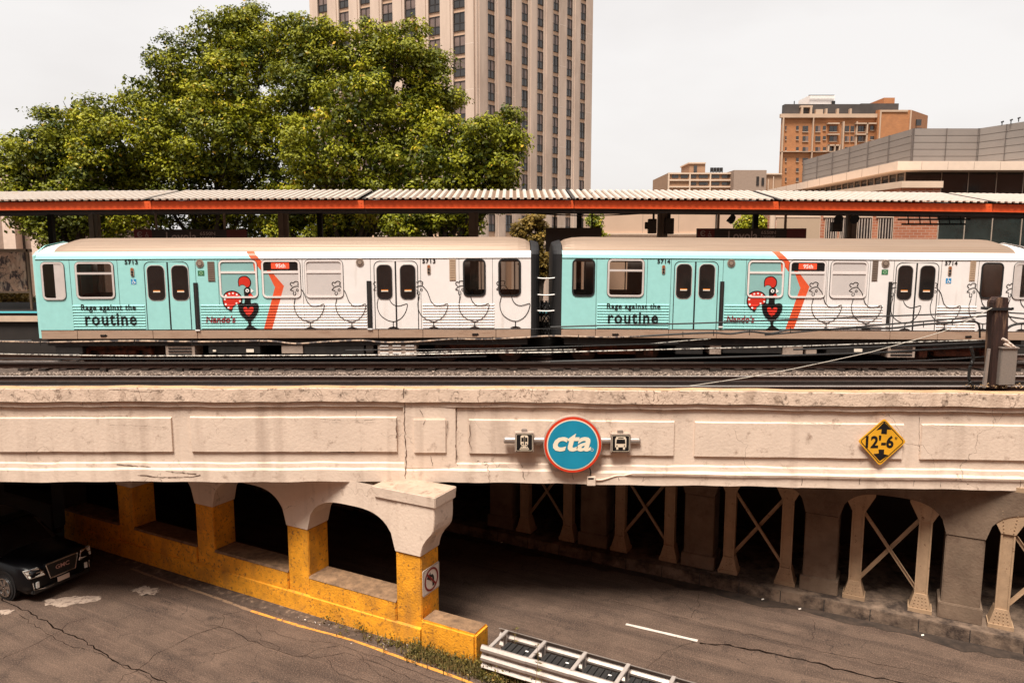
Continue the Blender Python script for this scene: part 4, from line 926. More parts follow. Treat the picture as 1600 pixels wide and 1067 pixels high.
for a,b in zip(jx[:-1],jx[1:]):
    m=MB(); x=a+.03; e=[];r=[];fk=[];mi=[]
    while x<b-PITCH:
        for dx,dz in((0,0),(.02,.05),(.115,.05),(.135,0)):
            e.append((x+dx,YE-.12,ze+dz+bend(x))); r.append((x+dx,YR,zr+dz+bend(x))); fk.append((x+dx,29.3,ze+dz+bend(x)-.05)); mi.append(0 if dx<.12 else 1)
        x+=PITCH
    n=len(e); vs=e+r+fk; fs=[];ms=[]
    for i in range(n-1):
        fs.append((i,i+1,n+i+1,n+i)); ms.append(1 if i%4==3 else 0); fs.append((n+i,n+i+1,2*n+i+1,2*n+i)); ms.append(1 if i%4==3 else 0)
    m.v=vs; m.f=[list(f) for f in fs]; m.m=ms
    o=m.build('roof_sheet',[CANW,CANV],recalc=False); o.modifiers.new('s','SOLIDIFY').thickness=.012; attach(o,can)
    # flashing over the joint
    m=MB(); m.hexa([(a-.06,YE-.1,ze+.0+bend(a)),(a+.06,YE-.1,ze+bend(a)),(a+.06,YR,zr+bend(a)),(a-.06,YR,zr+bend(a))],[(a-.06,YE-.1,ze+.03+bend(a)),(a+.06,YE-.1,ze+.03+bend(a)),(a+.06,YR,zr+.03+bend(a)),(a-.06,YR,zr+.03+bend(a))]); attach(m.build('joint_flashing',DARKM),can)
    z0=zY(324.8,YE); 
    m=MB(); zt=ze-.03; B_=bend
    m.hexa([(a+.01,YE,z0+B_(a)),(b-.01,YE,z0+B_(b)),(b-.01,YE+.015,z0+B_(b)),(a+.01,YE+.015,z0+B_(a))],[(a+.01,YE,zt+B_(a)),(b-.01,YE,zt+B_(b)),(b-.01,YE+.015,zt+B_(b)),(a+.01,YE+.015,zt+B_(a))])
    m.hexa([(a+.01,YE-.05,z0+B_(a)-.02),(b-.01,YE-.05,z0+B_(b)-.02),(b-.01,YE+.09,z0+B_(b)-.02),(a+.01,YE+.09,z0+B_(a)-.02)],[(a+.01,YE-.05,z0+B_(a)),(b-.01,YE-.05,z0+B_(b)),(b-.01,YE+.09,z0+B_(b)),(a+.01,YE+.09,z0+B_(a))])
    for sx in(a+.12,b-.12,(a+b)/2-.1,(a+b)/2+.1):
        for sz in(.07,.16): m.tube([(sx,YE-.015,z0+sz+B_(sx)),(sx,YE,z0+sz+B_(sx))],.014,6)
    attach(m.build('fascia_beam',ORNG),can)
# soffit and purlins
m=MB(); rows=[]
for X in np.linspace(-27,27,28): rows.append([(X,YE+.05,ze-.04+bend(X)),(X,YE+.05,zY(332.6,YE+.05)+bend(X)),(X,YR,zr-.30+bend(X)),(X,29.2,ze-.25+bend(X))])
m.strip(rows); attach(m.build('soffit_and_shadow_drop',CANB),can)  # near-black front drop stands in for the shadow below the fascia
for px in(-148,148,443,740,1035,1330,1628):
    X=atY(px,350,26.6).x; m=MB(); m.box(X-.17,X+.17,26.5,26.7,PZ,zr-.2+bend(X)); m.box(X-.05,X+.05,26.42,26.78,PZ,zr-.2+bend(X)); attach(m.build('post',POSTM,bevel=.01),can)
for px in(80,500,905,1180):
    X=atY(px,350,28.6).x; m=MB(); m.box(X-.09,X+.09,28.5,28.7,PZ,ze); attach(m.build('rear_post',CANB),can)
LOYB=mat('black sign board',(.022,.018,.018),.5,var=.2); LOYM=mat('maroon sign board',(.11,.012,.014),.5,var=.15); GREYT=mat('grey sign lettering',(.36,.30,.28),.5,var=.1)
def loyola(px0,px1,ytop,poles,lab):
    Y=25.6; a=atY(px0,365,Y); b=atY(px1,365,Y); zt=zY(ytop,Y); zb_=zt-.52
    root=thing('station_name_sign',lab,'sign',((a.x+b.x)/2,Y,zb_),group='hanging station name signs')
    w=b.x-a.x; fx=lambda f:a.x+w*f
    m=MB(); m.box(a.x,b.x,Y,Y+.10,zb_,zt); bd=attach(m.build('sign_board',LOYB,bevel=.008),root)
    for e0,e1 in((a.x+.01,fx(.16)),(fx(.82),b.x-.01)): m=MB(); m.box(e0,e1,Y-.006,Y,zb_+.01,zt-.01); attach(m.build('red_field',LOYM),root)
    m=MB(); fn=lambda x,z:(x,Y-.010,z)
    zz=zt-.08
    flat(m,text_fit('Loyola',fx(.285),zb_+.02,fx(.555),zt-.09,.012),fn)
    flat(m,text_fit('6550N',fx(.585),zt-.20,fx(.72),zt-.085,.01),fn); flat(m,text_fit('1200W',fx(.585),zt-.37,fx(.72),zt-.25,.01),fn)
    c_=fx(.055); z_=zt-.17
    flat(m,stroke([(c_+.085*math.cos(t),z_+.085*math.sin(t)) for t in np.linspace(.6,5.7,14)],.022),fn); flat(m,stroke([(c_-.03,z_+.05),(c_-.06,z_),(c_-.03,z_-.05)],.018),fn); flat(m,stroke([(c_-.04,z_),(c_+.05,z_)],.018),fn)
    c2=fx(.115); flat(m,stroke(circ(c2,z_-.05,.05,14),.014,True),fn); flat(m,stroke([(c2,z_+.02),(c2+.005,z_-.04),(c2+.045,z_-.04),(c2+.06,z_-.1)],.016),fn); flat(m,[circ(c2,z_+.05,.018,8)],fn)
    attach(m.build('sign_lettering',GREYT),root)
    for p in poles:
        X=atY(p,350,Y).x; m=MB(); m.box(X-.035,X+.035,Y+.02,Y+.08,zt,zr-.15+bend(X)); attach(m.build('hanger',POSTM),root)
loyola(209,386,358.5,(243,350),'dark Loyola station name sign hanging under the canopy above the 5713 car')
loyola(1089,1260,357,(1123,1228),'dark Loyola station name sign hanging under the canopy above the 5714 car')
bs=thing('back_of_sign','plain brown blank sign board hanging above the gap between the cars','sign',atY(889,372,25.6))
a=atY(853,356,25.6); b=atY(940,380,25.6); m=MB(); m.box(a.x,b.x,25.6,25.72,b.z-.3,a.z); attach(m.build('board',mat('plain dark brown board',(.045,.033,.027),.6,var=.15),bevel=.01),bs)
for p in(867,925,905):
    X=atY(p,350,25.65).x; m=MB(); m.box(X-.025,X+.025,25.63,25.69,a.z,zr-.15); attach(m.build('hanger',CANB),bs)
# fixtures under the canopy
def fixture(name,cat,lab,parts,Y):
    root=None
    for (nm,px0,py0,px1,py1,mt,dep) in parts:
        a=atY(px0,py0,Y); b=atY(px1,py1,Y)
        if root is None: root=thing(name,lab,cat,((a.x+b.x)/2,Y,b.z))
        m=MB(); m.box(a.x,b.x,Y,Y+dep,b.z,a.z); attach(m.build(nm,mt,bevel=.015),root)
    return root
fixture('loudspeaker_cluster','loudspeakers','pair of dark box loudspeakers fixed to the canopy post right of the car gap',[('speaker_box',1014,342,1026,365,DARKM,.25),('speaker_box',1040,341,1053,366,DARKM,.25),('bracket',1008,347,1015,358,DARKM,.1),('mount_arm',1020,333,1023,343,CANB,.05),('mount_arm',1043,333,1048,342,CANB,.05)],26.2)
r=thing('hanging_lamp','small dark tilted lamp hanging under the canopy left of the second name sign','lamp',atY(1144,345,25.9))
m=MB(); q=[(1137,345),(1146,334),(1150,339),(1148,346),(1144,350)]; m.prism([atY(x,y,25.9) for x,y in q],(0,.2,0)); attach(m.build('lamp_housing',BLKM),r)
m=MB(); m.tube([atY(1147,337,25.95),atY(1147,328,25.95)],.02,6); attach(m.build('arm',BLKM),r)
r=thing('floodlight_pair','two dark round floodlights with a control box on the canopy post by the brick building','lamp',atY(1330,350,26.2))
for p in(1308,1327):
    m=MB(); c_=atY(p if p<1315 else 1333,341,26.2); m.tube([c_,c_+Vector((0,-.12,-.05))],[.10,.17],12); attach(m.build('lamp_head',BLKM),r)
m=MB(); a=atY(1302,347,26.3); b=atY(1316,362,26.3); m.box(a.x,b.x,26.3,26.5,b.z,a.z); attach(m.build('control_box',DARKM,bevel=.01),r)
r=thing('hanging_rack','dark horizontal conduit rack hanging under the canopy in front of the brick wall','conduit rack',atY(1450,355,25.7))
for y,x0,x1 in((349,1403,1516),(356.5,1409,1508)):
    m=MB(); m.tube([atY(x0,y-6,25.7),atY(x1,y-6,25.7)],.035,6); attach(m.build('rack_bar',BLKM),r)
for x in(1418,1436,1452,1466,1482,1500):
    m=MB(); m.tube([atY(x,333,25.7),atY(x+2,351,25.7)],.022,6); attach(m.build('rack_hanger',BLKM),r)
w=thing('sagging_cable','thin dark cable sagging below the canopy soffit above the car gap','cable',atY(880,336,25))
m=MB(); m.tube([atY(800+20*k,331+6.0*math.sin(math.pi*k/12),24.9) for k in range(13)],.022,6); attach(m.build('wire',CABLE),w)
# advertising frame at the far left
r=thing('map_panel_frame','framed neighbourhood map panel standing on the platform at the far left','map panel',atY(20,487,25.6))
fr=mat('brown panel frame',(.22,.14,.09),.6,var=.2)
m=MB(); 
for (x0,y0,x1,y1) in((-60,389,48,394),(43,389,48,489),(-60,455,46,458)):
    a=atY(x0,y0,25.6); b=atY(x1,y1,25.6); m.box(a.x,b.x,25.6,25.68,b.z,a.z)
attach(m.build('frame',fr,bevel=.005),r)
m=MB(); a=atY(-58,394,25.64); b=atY(43,455,25.64); m.box(a.x,b.x,25.63,25.66,b.z,a.z); attach(m.build('poster',mat('map print',(.42,.24,.16),.5,var=.3,scale=6,dirt=(.05,.03,.03),dscale=4,damt=(.49,.53),streak=((.62,.42,.30),(9,9,3),.5,.6))),r)
# ================================================================== POST, CABLES
Yp=17.85
r=thing('trackside_post','dark brown weathered timber post with steel brace at the parapet edge on the right','post',atY(1562,607,Yp))
m=MB()
a=[atY(x,y,Yp) for x,y in((1547,608),(1574,608),(1577,465),(1561,464),(1553,471))]
m.prism(a,(0,.28,0)); attach(m.build('post_shaft',WOOD,bevel=.02),r)
m=MB(); m.prism([atY(x,y,Yp-.03) for x,y in((1536,606),(1541,606),(1548,545),(1545,545))],(0,.06,0)); attach(m.build('brace',GALV),r)
m=MB(); a=atY(1549,481,Yp-.02); b=atY(1577,485,Yp-.02); m.box(a.x-.05,b.x+.06,Yp-.03,Yp+.31,b.z,a.z); m.tube([(b.x+.06,Yp-.02,a.z-.02),(b.x+.09,Yp-.02,a.z-.02)],.035,8); m.tube([(a.x-.05,Yp-.02,a.z-.02),(a.x-.09,Yp-.02,a.z-.02)],.035,8); attach(m.build('clamp_band',BLKM),r)
r=thing('junction_cabinet','grey galvanised electrical cabinet mounted beside the brown post','cabinet',atY(1577,603,Yp-.1))
m=MB(); a=atY(1566,545,Yp-.12); b=atY(1586,602,Yp-.12); m.box(a.x,b.x,Yp-.12,Yp+.12,b.z,a.z); attach(m.build('cabinet_body',CABG,bevel=.015),r)
m=MB(); m.box(a.x-.02,b.x+.02,Yp-.15,Yp+.14,a.z,a.z+.04); attach(m.build('cabinet_lid',GALV,bevel=.01),r)
m=MB()
for k,(x,y) in enumerate(((1572,532),(1578,537),(1583,541),(1575,540))): m.tube([atY(x-6,y-3,Yp-.1),atY(x,y,Yp-.12),atY(x+4,y+3,Yp-.1)],.035,7)
attach(m.build('cable_gland',mat('pale tape wrap',(.62,.5,.42),.6,var=.2)),r)
def cable(pts,r,lab,mt=CABLE,Y=18.3,k=4,name='trackside_cable',cat='cable',hang=None):
    sm=smoothline(pts,k); root=thing(name,lab,cat,atY(*pts[0],Y),group='cables along the tracks'); m=MB(); m.tube([atY(x,y,Y) for x,y in sm],r,6); attach(m.build('cable',mt),root)
    if hang:
        m=MB()
        for x,y in hang: m.tube([atY(x,y-3.5,Y-.02),atY(x,y+5,Y-.02)],.010,5)
        attach(m.build('cable_hook',CABLE),root)
def jit(seq): return [(x,y) for x,y in seq]
cable([(-40,534),(0,533.5),(63,534.8),(120,534),(212,532.8),(300,534),(360,533.5),(420,533),(462,537),(510,534),(564,532),(600,535),(648,534),(690,531),(715,529.7),(758,530),(815,527.6),(858,525),(904,526),(960,527),(1000,525.5)],.024,'beige sheathed cable with hooks running in front of the left car',CABLEB,hang=[(63,534.8),(210,533),(300,534),(405,533.5),(464,536),(564,532),(715,530),(770,529.5),(858,525.5),(904,526)])
cable([(1000,525.5),(1067,521.6),(1115,520),(1141,521.6),(1171,518),(1205,521),(1235,515),(1291,514.6),(1339,512.5),(1390,513),(1443,507),(1490,504),(1509,502),(1524,503),(1530,509),(1531,528)],.026,'black wavy cable looping down left of the brown post',hang=[(1067,521.6),(1115,520),(1171,518.5),(1235,515),(1339,512.5),(1390,512),(1443,507),(1488,504)])
cable([(860,511),(960,508),(1082,505.3),(1200,500.8),(1300,497),(1415,493),(1554,488),(1590,489.5),(1660,492)],.020,'upper straight black cable crossing the 5714 car to the post')
cable([(640,514.5),(760,515),(880,513)],.006,'hair thin dark wire across the white end of the 5713 car')
cable([(1195,523.5),(1290,515),(1390,506.5),(1470,500),(1554,493),(1590,497),(1660,505)],.022,'lower slanting black cable crossing the right car doors')
cable([(1077,603),(1200,584),(1345,553.5),(1375,546),(1470,519),(1510,502),(1550,481)],.0085,'pale steel guy wire rising from the parapet to the brown post',mat('pale guy wire',(.50,.45,.38),.4,var=.1,scale=5,dirt=(.08,.06,.05),dscale=7,damt=(.6,.64)),Y=17.75)
cable([(-40,552),(0,553),(200,556),(400,555.5),(600,554.5),(760,551.5),(860,550.5),(1040,546),(1230,541.5),(1377,536.5),(1480,533),(1554,531)],.018,'pale dashed cable running low in front of all the wheels',CABLEW,Y=18.4)
cable([(640,551),(760,548),(900,546)],.010,'short thin pale wire above the dashed cable',CABLEW,Y=18.4)
cable([(1012,537.5),(1040,535),(1075,532),(1110,529.5)],.012,'short pale wire segment left of the step ladder',CABLEW,Y=18.45)
cable([(860,565),(960,562.5),(1100,559),(1230,555.5),(1380,550.5),(1453,546),(1567,541),(1640,541)],.028,'thick black cable sagging low below the 5714 car',Y=18.35)
cable([(1240,546),(1400,541),(1540,535),(1556,533)],.024,'black cable bundle just above the thick low cable',Y=18.3)
cable([(1517,542),(1521,560),(1516,572),(1514,590),(1518,602),(1527,606)],.040,'fat black riser cable dropping to the parapet left of the post',Y=17.95)
cable([(1572,515),(1580,509),(1592,506),(1610,505),(1640,507)],.030,'black cable stub leaving the post to the right',Y=18.1)
cable([(-60,533),(0,533),(50,532.5)],.03,'thick cable at the far left below the platform edge',Y=18.6)
cable([(-40,560),(200,561),(420,560.5),(640,559),(760,557)],.020,'dark cable just above the rail head below the left car',Y=18.5)
cable([(540,547),(760,545),(900,541),(1060,536)],.016,'dark thin cable crossing below the car gap',Y=18.4)
cable([(1100,567),(1300,566),(1450,563),(1560,556)],.020,'dark cable lying low by the near track at right',Y=18.4)
# leaf litter at the foot of the post
m=MB()
for i in range(420):
    x=random.gauss(1562,22); y=random.uniform(600,611); p=atY(x,y,Yp+random.uniform(-.15,.2)); s=random.uniform(.015,.04)
    p.z=6.17+abs(random.gauss(0,.03)); q=[Vector((random.uniform(-s,s),random.uniform(-s,s),random.uniform(-s,s)*.6)) for _ in range(3)]; m.add([p+a for a in q],[(0,1,2)])
tag(m.build('leaf_litter',mat('dry leaf litter',(.40,.25,.13),.9,var=.5,scale=12)),'dry leaves gathered round the foot of the post','leaves',kind='stuff')
# ================================================================== SIGNS ON THE BRIDGE
def fy(px): X=atY(px,690,17.3).x; return face(X,0,0)[1]
Yc=fy(894)-.10
r=thing('transit_logo_sign','round blue cta sign with red rim on a pipe between two pictogram boxes','sign',atY(894,737,Yc))
c_=atY(894,692,Yc); RR=.685
def disc(name,rad,o0,o1,mt,tex=40):
    m=MB(); m.tube([(c_.x,Yc-o0,c_.z),(c_.x,Yc-o1,c_.z)],rad,tex); return attach(m.build(name,mt),r)
disc('sign_case',RR+.02,-.02,.16,GREYB,48); disc('red_rim',RR,.16,.175,mat('sign red',(.62,.045,.015),.35,var=.06),48); disc('cream_ring',RR*.915,.175,.179,mat('sign cream',(.80,.68,.52),.4,var=.05),48); disc('blue_face',RR*.875,.179,.183,mat('sign blue',(.012,.245,.38),.35,var=.08),48)
P2=lambda px,py:(lambda v:(v.x,v.z))(atY(px,py,Yc-.185))
x0,z0=P2(864,705); x1,z1=P2(924,677)
m=MB(); fn=lambda x,z:(x,Yc-.190,z); flat(m,text_fit('cta',x0,z0,x1,z1,.028,.22,1.0),fn); attach(m.build('logo_letters',mat('sign white letters',(.86,.74,.56),.4,var=.03)),r)
m=MB(); a=P2(925,702.5); flat(m,stroke(circ(a[0],a[1],.032,14),.009,True),fn); attach(m.build('registered_mark',mat('sign white letters',(.86,.74,.56))),r)
m=MB(); a=atY(789,687,Yc-.02); b=atY(998,688,Yc-.02); m.tube([a,b],.085,14); m.tube([a-Vector((.03,0,0)),a],[.07,.09],14); m.tube([b,b+Vector((.03,0,0))],[.09,.07],14); attach(m.build('pipe',GALV),r)
CRM=mat('cream pictogram',(.78,.64,.48),.4,var=.05)
for (x0,x1,y0,y1,kd) in((804.5,834,676,706,'train'),(954.5,985,678,707,'bus')):
    a=atY(x0,y0,Yc-.13); b=atY(x1,y1,Yc-.13); m=MB(); m.box(a.x,b.x,Yc-.13,Yc+.09,b.z,a.z); bx=attach(m.build('pictogram_box',GREYB,bevel=.01),r)
    w=b.x-a.x; h=a.z-b.z; G=lambda u,v:(a.x+w*u,Yc-.142,b.z+h*v); Gf=lambda u,v:(a.x+w*u,b.z+h*v)
    m=MB(); m.prism([(x,Yc-.138,z) for x,z in rrect(a.x+.02,b.z+.02,b.x-.02,a.z-.02,.04)],(0,.012,0)); o=m.build('black_face',BLK); attach(o,r)
    m=MB(); fn=lambda x,z:(x,Yc-.143,z)
    flat(m,stroke(rrect(a.x+.035,b.z+.035,b.x-.035,a.z-.035,.035),.009,True),fn)
    def S_(pts,wd,cl=False): flat(m,stroke([Gf(*p) for p in pts],wd,cl),fn)
    if kd=='train':
        m.poly([G(.30,.40),(a.x+w*.30,Yc-.143,b.z+h*.82),G(.36,.88),G(.64,.88),G(.70,.82),G(.70,.40),G(.62,.33),G(.38,.33)])
        S_([(.30,.22),(.70,.22)],.02); S_([(.36,.30),(.25,.13)],.018); S_([(.64,.30),(.75,.13)],.018); S_([(.24,.14),(.76,.14)],.018); S_([(.40,.28),(.60,.28)],.03)
    else:
        m.poly([G(.22,.30),G(.22,.74),G(.28,.86),G(.72,.86),G(.78,.74),G(.78,.30)]); m.poly([G(.28,.17),G(.28,.29),G(.38,.29),G(.38,.17)]); m.poly([G(.62,.17),G(.62,.29),G(.72,.29),G(.72,.17)])
    attach(m.build('pictogram',CRM),r)
    m=MB(); G2=lambda u,v:(a.x+w*u,Yc-.147,b.z+h*v)
    if kd=='train':
        for u in(.34,.545): m.poly([G2(u,.55),G2(u,.76),G2(u+.115,.76),G2(u+.115,.55)])
        m.poly([G2(.47,.38),G2(.47,.83),G2(.53,.83),G2(.53,.38)])
        for u in(.36,.58): m.poly([G2(u,.40),G2(u,.46),G2(u+.07,.46),G2(u+.07,.40)])
    else:
        m.poly([G2(.27,.50),G2(.29,.72),G2(.71,.72),G2(.73,.50)]); m.poly([G2(.36,.78),G2(.36,.82),G2(.64,.82),G2(.64,.78)])
        for u in(.31,.69): m.poly([(x,Yc-.147,z) for x,z in [(a.x+w*u+.016*math.cos(t),b.z+h*.38+.016*math.sin(t)) for t in np.linspace(0,2*math.pi,9)[:-1]]])
    attach(m.build('pictogram_detail',BLK),r)
    m=MB(); xm=(a.x+b.x)/2; m.box(xm-.07,xm+.07,Yc-.06,Yc+.04,a.z,a.z+.07); attach(m.build('pipe_clamp',GALV,bevel=.01),r)
r=thing('conduit_run','cream painted junction box and conduit running right along the lower moulding','conduit',atY(924,755,Yc))
m=MB(); a=atY(917,743,Yc+.0); b=atY(930,757,Yc+.0); m.box(a.x,b.x,Yc-.10,Yc+.03,b.z,a.z); attach(m.build('junction_box',CONC,bevel=.012),r)
m=MB(); m.box(a.x+.02,b.x-.05,Yc-.106,Yc-.1,a.z-.06,a.z-.02); attach(m.build('box_cover',BLKM),r)
m=MB(); m.tube([atY(x,y,Yc-.05) for x,y in smoothline([(919,727),(922,733),(923,738),(922,743)],4)],.016,6); attach(m.build('lead_cable',CABLE),r)
m=MB(); pts=[(930,749.5),(940,749.5),(950,747),(963,743.2),(975,742.8)]
L_=[atY(x,y,Yc-.03) for x,y in smoothline(pts,4)]
for X in np.linspace(L_[-1].x+.2,26,60): yy=face(X,.12,0)[1]; L_.append(Vector((X,yy,L_[-1].z if len(L_)<4 else zf(735.5)+.012+.006*math.sin(X*2))))
m.tube(L_,.020,8); attach(m.build('conduit_pipe',CONC),r)
# clearance sign
Ys=fy(1378)-.09
r=thing('clearance_sign','yellow diamond sign reading 12 feet 6 inches with two black arrows','sign',atY(1378,728,Ys))
cn=[(1382,653.5),(1416,690),(1374.5,727.5),(1340.5,689)]
c3=[atY(x,y,Ys) for x,y in cn]; ctr=sum(c3,Vector())/4
def rc(pts,rr):
    out=[]; n=len(pts)
    for i in range(n):
        p=pts[i]; a=(pts[i-1]-p).normalized(); b=(pts[(i+1)%n]-p).normalized()
        for t in(0,.25,.5,.75,1): out.append(p+a*rr*(1-t)**2+b*rr*t**2)
    return out
YS_=mat('sign yellow',(.74,.36,.02),.45,var=.12,scale=3,dirt=(.35,.22,.14),dscale=2.3,damt=(.6,.75))
m=MB(); m.prism(rc(c3,.06),(0,.012,0)); attach(m.build('sign_plate',YS_),r)
m=MB(); q=[ctr+(p-ctr)*.90 for p in rc(c3,.07)]; q2=[(v.x,v.z) for v in q]
flat(m,stroke(q2,.018,True),lambda x,z:(x,Ys-.003,z)); 
sx=lambda px,py:(lambda v:(v.x,v.z))(atY(px,py,Ys)); fn=lambda x,z:(x,Ys-.004,z)
flat(m,text_fit("12'-6",*sx(1352,700),*sx(1397,680),.035),fn); flat(m,text_fit('"',*sx(1398,687),*sx(1402,682.5),.01),fn)
up=[(1381.5,659),(1393,671),(1386,670.5),(1385.5,678),(1376.5,677.5),(1377.5,670),(1369,672)]; dn=[(1374.5,720),(1388,711),(1381,709),(1381.5,702),(1372.5,702),(1373,708),(1364.5,709)]
flat(m,[[sx(*p) for p in up],[sx(*p) for p in dn]],fn); attach(m.build('sign_legend',BLK),r)
# no left turn sign on the first pier
r=thing('no_left_turn_sign','white square no left turn sign fixed to the yellow pier face','sign',A(-.02,.37,1.35))
cN=[(661,906),(686,889),(687,925),(662,941)]
# plane: pier face facing the camera right: points A(-.03, s, z)
def pf(s,z,o=.03): return A(-o,s,z)
z0,z1=1.28,1.93; s0,s1=.02,.72
m=MB(); pts=rrect(s0,z0,s1,z1,.04); m.prism([pf(s,z,.02) for s,z in pts],U*-.012); attach(m.build('sign_plate',mat('sign white',(.66,.56,.48),.5,var=.08,dirt=(.4,.3,.22),dscale=4,damt=(.55,.75)),None),r)
fn=lambda s,z:pf(s,z,.036)
sc,zc=(s0+s1)/2,(z0+z1)/2
m=MB(); flat(m,stroke(rrect(s0+.02,z0+.02,s1-.02,z1-.02,.03),.008,True),fn); flat(m,stroke([(sc+.08,zc-.19),(sc+.08,zc+.02),(sc+.04,zc+.08),(sc-.03,zc+.08)],.075),fn); flat(m,[[(sc-.03,zc+.19),(sc-.20,zc+.08),(sc-.03,zc-.03)]],fn); attach(m.build('turn_arrow',BLK),r)
m=MB(); fn2=lambda s,z:pf(s,z,.040); flat(m,stroke(circ(sc,zc,.265,36),.05,True),fn2); flat(m,stroke([(sc-.18,zc+.18),(sc+.18,zc-.18)],.05),lambda s,z:pf(s,z,.043)); attach(m.build('prohibition_ring',mat('sign dark red',(.22,.015,.012),.4,var=.1)),r)
# ================================================================== CRASH CUSHION
r=thing('crash_cushion','galvanised guardrail crash cushion with cross bars and black cartridges at the yellow block','crash cushion',(0,15.6,0))
G0=Vector((-.62,15.42,0)); Dn=-U; Pn=V
def G(t,s,z): p=G0+Dn*t+Pn*s; return (p.x,p.y,z)
Wd=.76
for s,sg in((0,-1),(Wd,1)):
    for j in range(5):
        m=MB(); a=j*1.03-.05; b=a+1.12; o=.008*j
        pr=[(0,.80),(sg*.03,.795),(sg*.085,.74),(sg*.085,.68),(sg*.01,.62),(sg*.01,.58),(sg*.085,.52),(sg*.085,.46),(sg*.01,.40),(sg*.01,.36),(sg*.085,.30),(sg*.03,.24),(0,.235)]
        m.strip([[G(t,s+x-(sg*o),z) for x,z in pr] for t in(a,b)]); ob=m.build('w_beam',GALV,recalc=False); ob.modifiers.new('s','SOLIDIFY').thickness=.01; attach(ob,r)
for j in range(6):
    m=MB(); t=.12+j*.98; m.hexa([G(t,-.02,.76),G(t+.085,-.02,.76),G(t+.085,Wd+.02,.76),G(t,Wd+.02,.76)],[G(t,-.02,.815),G(t+.085,-.02,.815),G(t+.085,Wd+.02,.815),G(t,Wd+.02,.815)])
    for s in(.03,Wd-.1): m.hexa([G(t,s,.02),G(t+.08,s,.02),G(t+.08,s+.07,.02),G(t,s+.07,.02)],[G(t,s,.76),G(t+.08,s,.76),G(t+.08,s+.07,.76),G(t,s+.07,.76)])
    attach(m.build('cross_bar',mat('pale galvanised bar',(.46,.40,.36),.45,metal=.3,var=.12),bevel=.008),r)
for j in range(5):
    m=MB(); t=.26+j*.98; m.hexa([G(t,.12,.12),G(t+.78,.12,.12),G(t+.78,Wd-.12,.12),G(t,Wd-.12,.12)],[G(t,.12,.62),G(t+.78,.12,.62),G(t+.78,Wd-.12,.62),G(t,Wd-.12,.62)])
    for k in range(5): m.hexa([G(t+.06+k*.15,.13,.62),G(t+.12+k*.15,.13,.62),G(t+.12+k*.15,Wd-.13,.62),G(t+.06+k*.15,Wd-.13,.62)],[G(t+.06+k*.15,.13,.64),G(t+.12+k*.15,.13,.64),G(t+.12+k*.15,Wd-.13,.64),G(t+.06+k*.15,Wd-.13,.64)])
    attach(m.build('cartridge',mat('black plastic cartridge',(.025,.023,.022),.6,var=.2),bevel=.02),r)
    m=MB(); m.hexa([G(t+.55,.42,.641),G(t+.62,.42,.641),G(t+.62,.46,.641),G(t+.55,.46,.641)],[G(t+.55,.42,.645),G(t+.62,.42,.645),G(t+.62,.46,.645),G(t+.55,.46,.645)]); attach(m.build('label_plate',WTXT),r)
m=MB(); m.hexa([G(4.75,Wd-.16,.5),G(6.1,Wd-.16,.5),G(6.1,Wd-.01,.5),G(4.75,Wd-.01,.5)],[G(4.8,Wd-.14,.72),G(6.1,Wd-.14,.72),G(6.1,Wd-.02,.72),G(4.8,Wd-.02,.72)]); attach(m.build('yellow_nose',mat('yellow plastic nose',(.75,.33,.02),.45,var=.1),bevel=.03),r)
LATE=[]
# ================================================================== WEEDS
def blades(n,region,h0,h1,mt_name,label,name='weeds',seed=3):
    rnd=random.Random(seed); m=MB()
    for i in range(n):
        p=region(rnd); h=rnd.uniform(h0,h1)*rnd.uniform(.4,1); a=rnd.uniform(0,6.28); w=rnd.uniform(.006,.014); ln=rnd.uniform(.05,.35)*h; d=Vector((math.cos(a),math.sin(a),0)); s=Vector((-d.y,d.x,0))*w
        p0=Vector(p); p1=p0+d*ln*.4+Vector((0,0,h*.6)); p2=p0+d*ln+Vector((0,0,h))
        m.add([p0-s,p0+s,p1+s*.8,p1-s*.8,p2],[(0,1,2,3),(3,2,4)])
        if rnd.random()<.25:
            for k in range(3):
                q=p0.lerp(p1,rnd.random()*.8+.2); b=rnd.uniform(0,6.28); e=Vector((math.cos(b),math.sin(b),.4))*rnd.uniform(.04,.09); f=Vector((-e.y,e.x,0)).normalized()*rnd.uniform(.012,.025); m.add([q,q+e*.5+f,q+e,q+e*.5-f],[(0,1,2,3)])
    o=m.build(name,mt_name,recalc=False); return tag(o,label,'weeds',kind='stuff')
WEED=mat('dry green weeds',(.10,.085,.022),.8,var=.7,scale=9,dirt=(.30,.19,.07),dscale=14,damt=(.5,.6))
blades(2300,lambda r:A(r.uniform(-1.9,.1) if r.random()<.8 else r.uniform(-6,1.6),-.06-abs(r.gauss(0,.16))-(.22 if True else 0)*r.random(),.02),.08,.42,WEED,'tangled green weeds growing along the foot of the yellow barrier')
blades(900,lambda r:A(r.uniform(-6,-1.5),r.uniform(-.5,-.15),.0),.08,.5,WEED,'rough weeds growing below the guardrail crash cushion',seed=8)
